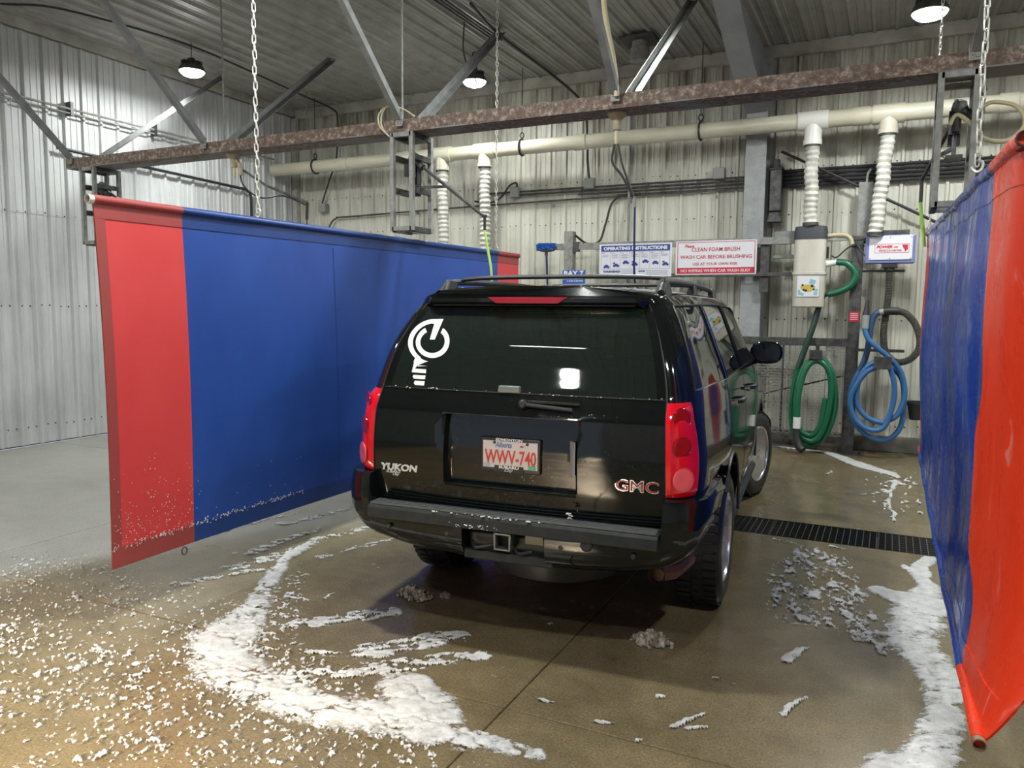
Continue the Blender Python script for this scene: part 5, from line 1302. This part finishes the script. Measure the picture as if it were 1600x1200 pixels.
pad.prism(pv, 1.568, Matrix(((0, 0, 1, -.784), (1, 0, 0, 0.006), (0, 1, 0, 0), (0, 0, 0, 1))))
po_ = part('step_pad', pad, PADM, bp, 0, .003)
for k in range(4): part('pad_rib', MB().box(-.775, .775, .000+.026*k, .012+.026*k, .710, .7215), RIBM, car, 0, .002)
for x in (-.66, -.31, .31, .67): part('parking_sensor', MB().lathe([(.013, 0), (.013, -.016), (.010, -.02), (0, -.02)], (x, .008, .60), 14, 'y'), TRIMB, bp)
# things under it
part('hitch_crossbar', MB().box(-.55, .55, .09, .16, .50, .60), TRIMB, car, 0, .01)
hr = MB().box(-.045, .045, -.01, .16, .545, .555).box(-.045, .045, -.01, .16, .625, .635).box(-.045, -.035, -.01, .16, .555, .625).box(.035, .045, -.01, .16, .555, .625)
part('hitch_receiver', hr, mat('dull hitch steel', (.12, .13, .125), .4, .5), car, 0, .002)
part('receiver_core', MB().box(-.035, .035, .05, .06, .555, .625), DARK, car, 0)
part('hitch_label', MB().box(.10, .21, .060, .064, .575, .625), mat('worn yellowish label', (.36, .33, .24), .5), car, 0)
parts('safety_chain_loop', MB().tube(spline([(-.19, .05, .56), (-.15, .0, .545), (-.10, .02, .55), (-.05, .04, .56)]), .009, 6).tube(spline([(.05, .04, .55), (.09, .0, .54), (.15, .02, .55)]), .008, 6), TRIMB, car)
part('trailer_socket', MB().box(.29, .37, -.002, .05, .60, .65).lathe([(.03, 0), (.032, -.02), (.02, -.024), (0, -.02)], (.44, .012, .625), 14, 'y'), TRIMB, car, 0, .003)
part('lower_valance', MB().box(-.225, .26, .018, .05, .475, .525), PADM, car, 0, .008)
part('exhaust_heat_shield', MB().tube([(.74, .26, .45), (.80, .35, .44), (.84, .55, .45)], .048, 10), mat('rusty exhaust', (.18, .11, .08), .6, .4), car)
part('exhaust_tip', MB().tube([(.74, .22, .44), (.74, .30, .44)], .045, 14, caps=False), mat('rusty exhaust tip', (.24, .15, .11), .5, .6), car)
# spare wheel stored flat, axle, chassis
part('spare_tyre', MB().lathe([(.20, .30), (.33, .29), (.375, .32), (.385, .40), (.375, .47), (.30, .50), (.2, .50)], (.10, .62, 0), 40), TYRE, car, 40)
part('chassis', MB().box(-.60, .60, .9, 4.4, .34, .46).cyl((-.75, 1.19, .40), (.75, 1.19, .40), .06, 12).lathe([(0, -.14), (.10, -.10), (.14, 0), (.10, .10), (0, .14)], (0, 1.19, .40), 16, 'x').cyl((-.75, 4.14, .40), (.75, 4.14, .40), .05, 12), DARK, car, 40)
part('mud_flap', MB().box(-.98, -.70, .72, .735, .30, .60).box(.70, .98, .72, .735, .30, .60), TRIMB, car, 0) if False else None
# wheels
def wheel(x, y, steer, sx):
    w_ = empty('wheel', (x, y, .403)); w_.parent = car; w_.rotation_euler = (0, 0, steer)
    if sx < 0: w_.rotation_euler = (0, 0, steer+PI)
    hw = .13
    t = MB().lathe([(.262, -hw+.02), (.285, -hw-.0), (.345, -hw-.006), (.382, -hw+.012), (.399, -hw+.04), (.403, 0), (.399, hw-.04), (.382, hw-.012), (.345, hw+.006), (.285, hw), (.262, hw-.02)], n=56, axis='x')
    to = part('tyre', t, TYRE, w_, 40)
    tr = MB()
    for k_ in range(48):
        a = 2*PI*k_/48
        for side in (-1, 1):
            m_ = Matrix.Rotation(a+(.03 if side > 0 else 0), 4, 'X'); tr.box(side*.075-.038, side*.075+.038, -.018, .018, .397, .4085, m_)
        m_ = Matrix.Rotation(a+.06, 4, 'X'); tr.box(-.020, .020, -.014, .014, .400, .4085, m_)
    o = part('tread_blocks', tr, TYRE, w_, 0)
    part('rim_barrel', MB().lathe([(.262, hw-.015), (.268, hw-.006), (.262, hw), (.250, hw-.004), (.242, hw-.03), (.246, hw-.03), (.262, -hw+.02)], n=48, axis='x'), RIMM, w_, 40)
    part('brake_disc', MB().lathe([(.17, 0), (.17, .02), (.06, .02), (.06, .04), (0, .04)], n=28, axis='x'), GREYD, w_, 40)
    part('barrel_inside', MB().lathe([(.2395, hw-.03), (.233, -.055), (.10, -.06)], n=40, axis='x'), GREYD, w_, 40)
    for k_ in range(6):
        mb = MB(); a = 2*PI*k_/6
        for d_ in (-.16, .16):
            m_ = Matrix.Rotation(a+d_, 4, 'X')
            mb.add([m_ @ Vector(q) for q in ((.104, -.014, .05), (.104, .014, .05), (.118, .008, .250), (.118, -.012, .250), (.092, -.014, .05), (.092, .014, .05), (.104, .008, .250), (.104, -.012, .250))], [(0, 1, 2, 3), (7, 6, 5, 4), (0, 4, 5, 1), (1, 5, 6, 2), (2, 6, 7, 3), (3, 7, 4, 0)])
        part('spoke', mb, RIMM, w_, 0, .004)
    part('hub_cap', MB().lathe([(.068, .07), (.068, .105), (.055, .115), (.03, .118), (0, .118)], n=24, axis='x'), RIMM, w_, 40)
    ln_ = MB()
    for k_ in range(6): a = 2*PI*k_/6+.5; ln_.cyl((.10, .055*math.cos(a), .055*math.sin(a)), (.118, .055*math.cos(a), .055*math.sin(a)), .010, 6)
    parts('lug_nut', ln_, CHROME, w_, 0)
for sx in (-1, 1):
    wheel(sx*.855, WY[0], 0, sx); wheel(sx*.855, WY[1], -.26, sx)
    # arch flare lip
    mb = MB()
    for y in WY: mb.tube([(sx*(1.0 if y < 3 else .966), y+.475*math.cos(a), .44+.475*math.sin(a)) for a in np.linspace(.05, PI-(.72 if y < 3 else .05), 30)], .010, 6)
    parts('arch_lip', mb, TRIMB, car)
# roof rails and cross bars
for sx in (-1, 1):
    rl = MB().tube(spline([(sx*.655, .60, 1.855), (sx*.65, .70, 1.905), (sx*.645, .9, 1.925), (sx*.645, 1.8, 1.932), (sx*.64, 2.6, 1.92), (sx*.635, 2.82, 1.90), (sx*.63, 2.95, 1.86)]), .019, 10)
    ro = part('roof_rail', rl, TRIMB, car)
    for y in (.72, 1.75, 2.78):
        part('rail_foot', MB().add([(sx*.615, y-.13, 1.845), (sx*.685, y-.13, 1.835), (sx*.685, y+.10, 1.835), (sx*.615, y+.10, 1.845), (sx*.632, y-.03, 1.935), (sx*.662, y-.03, 1.935), (sx*.662, y+.06, 1.935), (sx*.632, y+.06, 1.935)], [(3, 2, 1, 0), (4, 5, 6, 7), (0, 1, 5, 4), (1, 2, 6, 5), (2, 3, 7, 6), (3, 0, 4, 7)]), TRIMB, ro, 0, .008)
for y, z in ((.86, 1.938), (2.25, 1.932)):
    part('cross_bar', MB().tube(spline([(-.645, y, z-.022), (-.60, y, z+.004), (-.3, y, z+.016), (.3, y, z+.016), (.60, y, z+.004), (.645, y, z-.022)]), .013, 8), TRIMB, car)
# front end
part('grille', MB().box(-.52, .52, 5.045, 5.075, .72, .98), CHROME, car, 0, .01)
part('front_bumper', MB().tube([(-.93, 4.75, .60), (-.90, 4.98, .60), (-.7, 5.08, .60), (0, 5.12, .60), (.7, 5.08, .60), (.90, 4.98, .60), (.93, 4.75, .60)], .12, 12), PAINT, car, 60)
for sx in (-1, 1): part('headlight', MB().box(min(sx*.56, sx*.84), max(sx*.56, sx*.84), 4.98, 5.07, .78, .98), mat('clear headlight', (.6, .62, .65), .1), car, 0, .02)
# interior
def seat(x, y, w_=.46):
    s_ = MB(); 
    s_.box(x-w_/2, x+w_/2, y-.02, y+.50, .72, .90)
    s_.add([(x-w_/2, y-.10, .85), (x+w_/2, y-.10, .85), (x+w_/2, y+.06, .85), (x-w_/2, y+.06, .85), (x-w_/2*.86, y-.22, 1.42), (x+w_/2*.86, y-.22, 1.42), (x+w_/2*.86, y-.12, 1.42), (x-w_/2*.86, y-.12, 1.42)], [(3, 2, 1, 0), (4, 5, 6, 7), (0, 1, 5, 4), (1, 2, 6, 5), (2, 3, 7, 6), (3, 0, 4, 7)])
    o = part('seat', s_, INTER, car, 0, .03)
    part('headrest', MB().box(x-.13, x+.13, y-.235, y-.14, 1.46, 1.62).box(x-.05, x+.05, y-.20, y-.18, 1.40, 1.48), INTER, o, 0, .025)
for x, y in ((-.40, 1.35), (.40, 1.35), (-.42, 2.15), (.42, 2.15), (-.42, 3.0), (.42, 3.0)): seat(x, y)
part('cabin_floor', MB().box(-.80, .80, .30, 3.3, .62, .70), INTER, car, 0)
part('dashboard', MB().box(-.80, .80, 3.45, 3.70, .72, 1.18), INTER, car, 0)
part('rear_view_mirror', MB().box(-.13, .13, 3.10, 3.14, 1.60, 1.68), INTER, car, 0, .015)
# small suds left on the car
sd = MB(); rng = random.Random(11)
def blob(p, r_): sd.lathe([(0, -r_*.5), (r_*.8, -r_*.3), (r_, 0), (r_*.7, r_*.4), (0, r_*.6)], p, 6)
for k in range(46):
    x = rng.uniform(-.76, .76); blob((x, rearcap(x, 1.333)-.006, 1.335+rng.uniform(-.003, .006)), rng.uniform(.002, .0055))
for k in range(30): x = rng.uniform(-.40, .20); blob((x, rng.uniform(-.02, .0), .712), rng.uniform(.003, .009))
for k in range(22): x = rng.uniform(-.3, -.02); blob((x, -.018, .655+rng.uniform(-.01, .012)), rng.uniform(.003, .007))
for k in range(14): blob((rng.uniform(.33, .36), .012, .742+rng.uniform(0, .03)), rng.uniform(.004, .008))
for k in range(40): 
    x = rng.uniform(-.6, .6); blob((x, rng.uniform(.5, 1.2), 1.893-.05*x*x), rng.uniform(.003, .007))
for k in range(26):
    t_ = rng.uniform(0, 1); z = 1.36+.44*t_; blob((-float(Wr(z))-.002, float(YR(z))+.22, z), rng.uniform(.002, .006))
o = part('suds', sd, M_FOAM, car, 40, label='white suds drops'); o['kind'] = 'stuff'

# ================================================================== FOAM AND SLUSH ON THE FLOOR
def vnoise(x, y, seed=0):
    xi = np.floor(x).astype(np.int64); yi = np.floor(y).astype(np.int64); xf = x-xi; yf = y-yi
    def h(a, b):
        n = (a*374761393 + b*668265263 + seed*974711) & 0x7fffffff; n = ((n ^ (n >> 13))*1274126177) & 0x7fffffff
        return ((n ^ (n >> 16)) & 0xffff)/65535.0
    u = xf*xf*(3-2*xf); v = yf*yf*(3-2*yf)
    return (h(xi, yi)*(1-u)+h(xi+1, yi)*u)*(1-v)+(h(xi, yi+1)*(1-u)+h(xi+1, yi+1)*u)*v
def fbm(x, y, o=4, seed=0, g=.5):
    s = 0; a = 1; t = 0
    for k in range(o): s = s+a*vnoise(x, y, seed+k*17); t += a; a *= g; x = x*2.03+5.1; y = y*2.03+1.7
    return s/t
def seg(X, Y, pts, rad):
    """soft band: 1 on the polyline, 0 at its radius (radius may vary along it)"""
    best = np.zeros_like(X)
    for i in range(len(pts)-1):
        (ax, ay), (bx_, by_) = pts[i], pts[i+1]; dx, dy = bx_-ax, by_-ay; t = np.clip(((X-ax)*dx+(Y-ay)*dy)/(dx*dx+dy*dy), 0, 1)
        r = rad[i]+(rad[i+1]-rad[i])*t; d = np.hypot(X-ax-t*dx, Y-ay-t*dy); best = np.maximum(best, 1-np.clip(d/r, 0, 1.0))
    return best
def foam_density(X, Y):
    wx = X+.16*(fbm(X*2.2, Y*2.2, 3, 5)-.5); wy = Y+.16*(fbm(X*2.2+9, Y*2.2, 3, 8)-.5)
    n = fbm(X*9, Y*9, 5, 1, .62); n2 = fbm(X*26, Y*26, 3, 3, .6); big = fbm(X*1.8, Y*1.8, 3, 21)
    D = np.zeros_like(X)
    # main swept arc, front left
    arc_ = seg(wx, wy, [(-1.2, 2.66), (-1.55, 2.62), (-1.9, 2.60), (-2.3, 2.55), (-2.65, 2.60), (-2.95, 2.74), (-3.15, 2.95), (-3.28, 3.2), (-3.5, 3.6), (-3.72, 4.0), (-3.85, 4.5)], [.08, .15, .27, .26, .23, .25, .30, .20, .13, .10, .06])
    fine = fbm(X*40, Y*40, 3, 11, .6); ridg = np.abs(fbm(X*6+Y*3, Y*9-X*2, 3, 13, .6)-.5)*2
    D = np.maximum(D, np.clip(arc_*1.4, 0, 1.0)*(.20+.80*n+.50*fine)*np.clip(.55+ridg*4.5, 0, 1.05))
    dens = seg(wx, wy, [(-1.95, 2.93), (-1.75, 2.78), (-1.6, 2.72)], [.17, .22, .12]); D = np.maximum(D, np.clip(dens*1.8, 0, 1.05)*(.22+.75*n+.5*fine)*np.clip(.6+ridg*4.5, 0, 1.05))
    # radiating streaks
    U = X*.75+Y*.66; V = -X*.66+Y*.75; st = np.clip((.5*fbm(U*13+.3*V, V*42, 3, 31, .6)+.5*fbm(U*38, V*80, 3, 33, .6)-.40)*5.5, 0, 1)
    for a, b, r in (((-2.85, 3.22), (-2.48, 3.62), .10), ((-2.3, 3.10), (-1.98, 3.5), .15), ((-2.15, 2.98), (-1.75, 3.35), .10), ((-2.5, 2.72), (-2.0, 3.1), .07)):
        q = seg(wx, wy, [a, b], [r, r*.8]); D = np.maximum(D, np.clip(q*2.4, 0, 1)*(.12+.95*st))
    # behind the left curtain line and beside the car
    for a, b, r in (((-3.9, 3.75), (-3.72, 4.9), .13), ((-4.1, 4.0), (-4.0, 4.7), .10), ((-4.35, 4.7), (-4.2, 5.5), .09), ((-3.55, 4.2), (-3.3, 4.9), .06), ((-4.65, 4.1), (-4.5, 5.0), .05), ((-3.6, 5.1), (-3.9, 5.8), .05), ((-4.0, 3.35), (-3.6, 3.9), .06)):
        q = seg(wx, wy, [a, b], [r, r*.5]); D = np.maximum(D, np.clip(q*2.0, 0, 1)*(.05+.85*st))
    # spatter of flakes on the left
    reg = sst(X, -2.25, -3.3)*sst(Y, 4.25, 2.9)*sst(X, -6.2, -4.9)
    reg = np.maximum(reg, sst(Y, 2.75, 2.45)*sst(X, -.9, -1.7)*.9); reg = reg*(.45+.8*big)
    f1 = fbm(X*92, Y*92, 3, 41, .5); f2 = fbm(X*40+3, Y*40, 3, 47, .55); f3 = fbm(X*120, Y*120, 2, 51, .5)
    D = np.maximum(D, reg*np.clip((f1-.59)*9, 0, 1.25))
    D = np.maximum(D, reg*np.clip((f2-.65)*9, 0, 1.3))
    D = np.maximum(D, reg*np.clip((f3-.665)*9, 0, 1))
    near = sst(Y, 3.0, 2.3)*sst(X, -1.2, -2.2)*(.5+.7*big); D = np.maximum(D, near*np.clip((fbm(X*20+3, Y*20, 4, 57, .6)-.635)*8, 0, 1.3))
    fringe = sst(X, -4.2, -3.0)*sst(X, -.8, -2.4)*np.clip(seg(wx, wy, [(-1.3, 2.72), (-1.9, 2.72), (-2.4, 2.78), (-2.85, 2.98), (-3.1, 3.3), (-3.5, 3.9)], [.12, .25, .30, .26, .2, .15])*1.6, 0, 1)
    D = np.maximum(D, fringe*np.clip((fbm(X*48, Y*48, 3, 58, .6)-.50)*5, 0, 1))
    # right side: big mass along the curtain
    mass = seg(wx, wy, [(.22, 5.9), (.30, 5.5), (.22, 5.05), (.20, 4.6), (.30, 4.1), (.33, 3.7), (.26, 3.4), (.14, 3.18), (.0, 3.0)], [.05, .12, .26, .24, .20, .16, .16, .16, .12])
    s2 = .6*fbm(X*7+Y*5, Y*30-X*22, 4, 61, .6)+.4*fbm(X*34, Y*34, 3, 63, .6)
    D = np.maximum(D, np.clip(mass*1.6, 0, 1.05)*(.16+1.3*s2))
    D = np.maximum(D, np.clip(seg(wx, wy, [(0.0, 5.28), (.3, 5.15)], [.10, .22])*2.2, 0, 1.1)*(.6+.7*n))
    D = np.maximum(D, np.clip(seg(wx, wy, [(.30, 5.75), (.34, 6.2)], [.10, .06])*2, 0, 1)*(.4+1.0*s2))
    D = np.maximum(D, np.clip(seg(wx, wy, [(.15, 3.25), (.05, 2.9), (-.1, 2.6)], [.15, .12, .1])*1.6, 0, 1)*(.35+1.1*s2))
    # torn streaks in the middle right
    s3 = .6*fbm(X*16+Y*3, Y*8-X*5, 4, 71, .62)+.4*fbm(X*45, Y*30, 3, 73, .6); lace = np.abs(fbm(X*11+3, Y*6.5, 4, 77, .6)-.5)*2
    al = -X*.30+Y*.95; ac = X*.95+Y*.30+.05*fbm(X*7, Y*7, 2, 81)
    vein = .55*fbm(ac*30, al*13, 4, 83, .6)+.45*fbm(ac*70, al*40, 3, 85, .6); gate = np.clip((vein-.455)*9, 0, 1.1)
    q = seg(wx, wy, [(-.48, 6.0), (-.42, 5.5), (-.36, 5.1), (-.33, 4.7)], [.14, .32, .38, .28]); D = np.maximum(D, np.clip(q*2.4, 0, 1)*gate*.95)
    q = seg(wx, wy, [(-.30, 5.1), (-.10, 4.72), (.08, 4.40)], [.18, .24, .18]); D = np.maximum(D, np.clip(q*2.2, 0, 1)*gate*.9)
    q = seg(wx, wy, [(-.25, 5.9), (-.15, 5.3)], [.10, .12]); D = np.maximum(D, np.clip(q*2.0, 0, 1)*gate*.8)
    # line of foam at the back
    D = np.maximum(D, np.clip(seg(wx, wy, [(-1.6, 10.42), (-1.1, 10.40), (-.65, 10.30), (-.42, 10.0), (-.15, 9.6), (.05, 9.3), (.15, 9.05)], [.05, .06, .07, .12, .16, .14, .04])*2.3, 0, 1.1)*(.55+.8*n))
    rb2 = sst(X, -.35, .0)*sst(Y, 6.9, 7.6)*sst(Y, 10.2, 9.4); D = np.maximum(D, rb2*np.clip((fbm(X*22, Y*11, 3, 91, .5)-.60)*7, 0, 1))
    D = np.maximum(D, np.clip(seg(wx, wy, [(.13, 7.2), (.08, 8.2), (.12, 8.9)], [.03, .03, .05])*2, 0, 1)*(.3+1.0*n))
    # stray flecks: small torn bits
    for (a, b, r) in (((-.37, 4.03), (-.29, 4.22), .035), ((-.33, 3.42), (-.24, 3.62), .030), ((-.76, 3.09), (-.64, 3.26), .024), ((-.70, 3.10), (-.60, 3.16), .018), ((-2.55, 2.98), (-2.40, 3.04), .028), ((-2.26, 2.86), (-2.2, 2.90), .03), ((-2.9, 3.22), (-2.95, 3.12), .02), ((-.9, 3.3), (-.84, 3.32), .015), ((-1.35, 3.02), (-1.28, 3.03), .018), ((-1.08, 2.98), (-.98, 3.0), .012), ((-.86, 2.93), (-.84, 2.95), .014), ((-1.6, 3.85), (-1.57, 3.87), .016), ((-3.02, 3.6), (-3.0, 3.75), .02), ((.40, 3.92), (.60, 3.98), .03), ((.5, 4.2), (.62, 4.22), .02), ((-.5, 8.9), (-.42, 9.3), .02), ((-.35, 6.12), (-.2, 6.12), .02), ((-.75, 6.1), (-.5, 6.05), .016), ((-.62, 3.6), (-.46, 3.62), .010), ((-3.25, 3.5), (-3.05, 3.55), .018)):
        q = seg(wx+.05*(n-.5)+.02*(n2-.5), wy+.05*(big-.5)+.03*(n-.5), [a, b], [r*1.1, r*.35]); D = np.maximum(D, np.clip(q*2.4, 0, 1)*(.5+.7*n2))
    # no foam inside the drain slot or under the tyres
    D = D*np.where((Y > GY0-.02) & (Y < GY1+.02), 0, 1)
    return D
def foam(name, x0, x1, y0, y1, st_, label, keep=None):
    gx = np.arange(x0, x1, st_); gy = np.arange(y0, y1, st_); X, Y = np.meshgrid(gx, gy); X = X+st_*.35*(vnoise(X*97, Y*91, 2)-.5); Y = Y+st_*.35*(vnoise(X*83, Y*89, 4)-.5)
    D = foam_density(X, Y); thr = .44
    ny, nx_ = D.shape; full = (D[:-1, :-1] > thr).astype(int)+(D[1:, :-1] > thr)+(D[:-1, 1:] > thr)+(D[1:, 1:] > thr)
    sel = full >= 3; tri = full == 2
    j, i = np.nonzero(sel); a = j*nx_+i; quads = np.stack([a, a+1, a+1+nx_, a+nx_], 1)
    Z = .0012+np.clip((D-thr), 0, .5)*(.016+.02*fbm(X*20, Y*20, 3, 99))
    used = np.unique(quads); re = -np.ones(nx_*ny, int); re[used] = np.arange(len(used))
    co = np.stack([X.ravel()[used], Y.ravel()[used], Z.ravel()[used]], 1); q = re[quads]
    me = bpy.data.meshes.new(name); me.vertices.add(len(co)); me.vertices.foreach_set('co', co.ravel()); me.loops.add(q.size); me.loops.foreach_set('vertex_index', q.ravel())
    me.polygons.add(len(q)); me.polygons.foreach_set('loop_start', np.arange(0, q.size, 4)); me.polygons.foreach_set('loop_total', np.full(len(q), 4)); me.update(calc_edges=True)
    at = me.attributes.new('foam_depth', 'FLOAT', 'POINT'); at.data.foreach_set('value', np.clip((D.ravel()[used]-thr)/.42, 0, 1).astype(np.float32))
    me.materials.append(M_FILM); sm(me, 60)
    o = link(name, me); tag(o, label, 'foam', None, 'stuff'); return o
foam('soap_foam', -6.0, -.92, 1.6, 6.0, .0085, 'white soap foam swept in an arc with flakes on the floor left of the car')
foam('soap_foam', -.92, .75, 2.3, 6.2, .0085, 'white soap foam in torn streaks on the floor between car and right curtain')
foam('soap_foam', -1.7, .35, 6.8, 10.6, .014, 'thin line of white foam on the floor in front of the back wall')
def mud(x, y, r_, label, seed):
    mb = MB(); rng = random.Random(seed)
    for k in range(110):
        a = rng.uniform(0, 2*PI); d_ = rng.uniform(0, 1)**.7; px, py = r_*d_*math.cos(a)*1.35, r_*d_*math.sin(a)*.8; q = r_*rng.uniform(.07, .17)*(1.15-d_*.5); h_ = r_*.8*(1-d_*d_)*rng.uniform(.45, 1)
        n = 9; prof = [(0, h_*.2), (q*.9, h_*.3), (q*(1.1+rng.uniform(-.1, .1)), h_*.6+.004), (q*.9, h_*.9+.008), (q*.45, h_+.014), (0, h_+.016)]
        v0 = len(mb.v); mb.lathe(prof, (px, py, 0), n)
        for i in range(v0, len(mb.v)):
            vx, vy, vz = mb.v[i]; mb.v[i] = (vx+rng.uniform(-.006, .006), vy+rng.uniform(-.006, .006), max(0, vz+rng.uniform(-.004, .006)))
    o = part('slush_clump', mb, M_MUD, None, 50); o.location = (x, y, .001); tag(o, label, 'slush'); return o
mud(-1.05, 3.87, .082, 'lumpy beige slush clump on the wet floor right behind the car bumper', 5)
mud(-2.53, 3.85, .088, 'beige slush clump on the floor behind the left rear wheel', 8)
mud(-2.36, 3.93, .024, 'tiny beige slush crumb right of the left slush clump', 9)
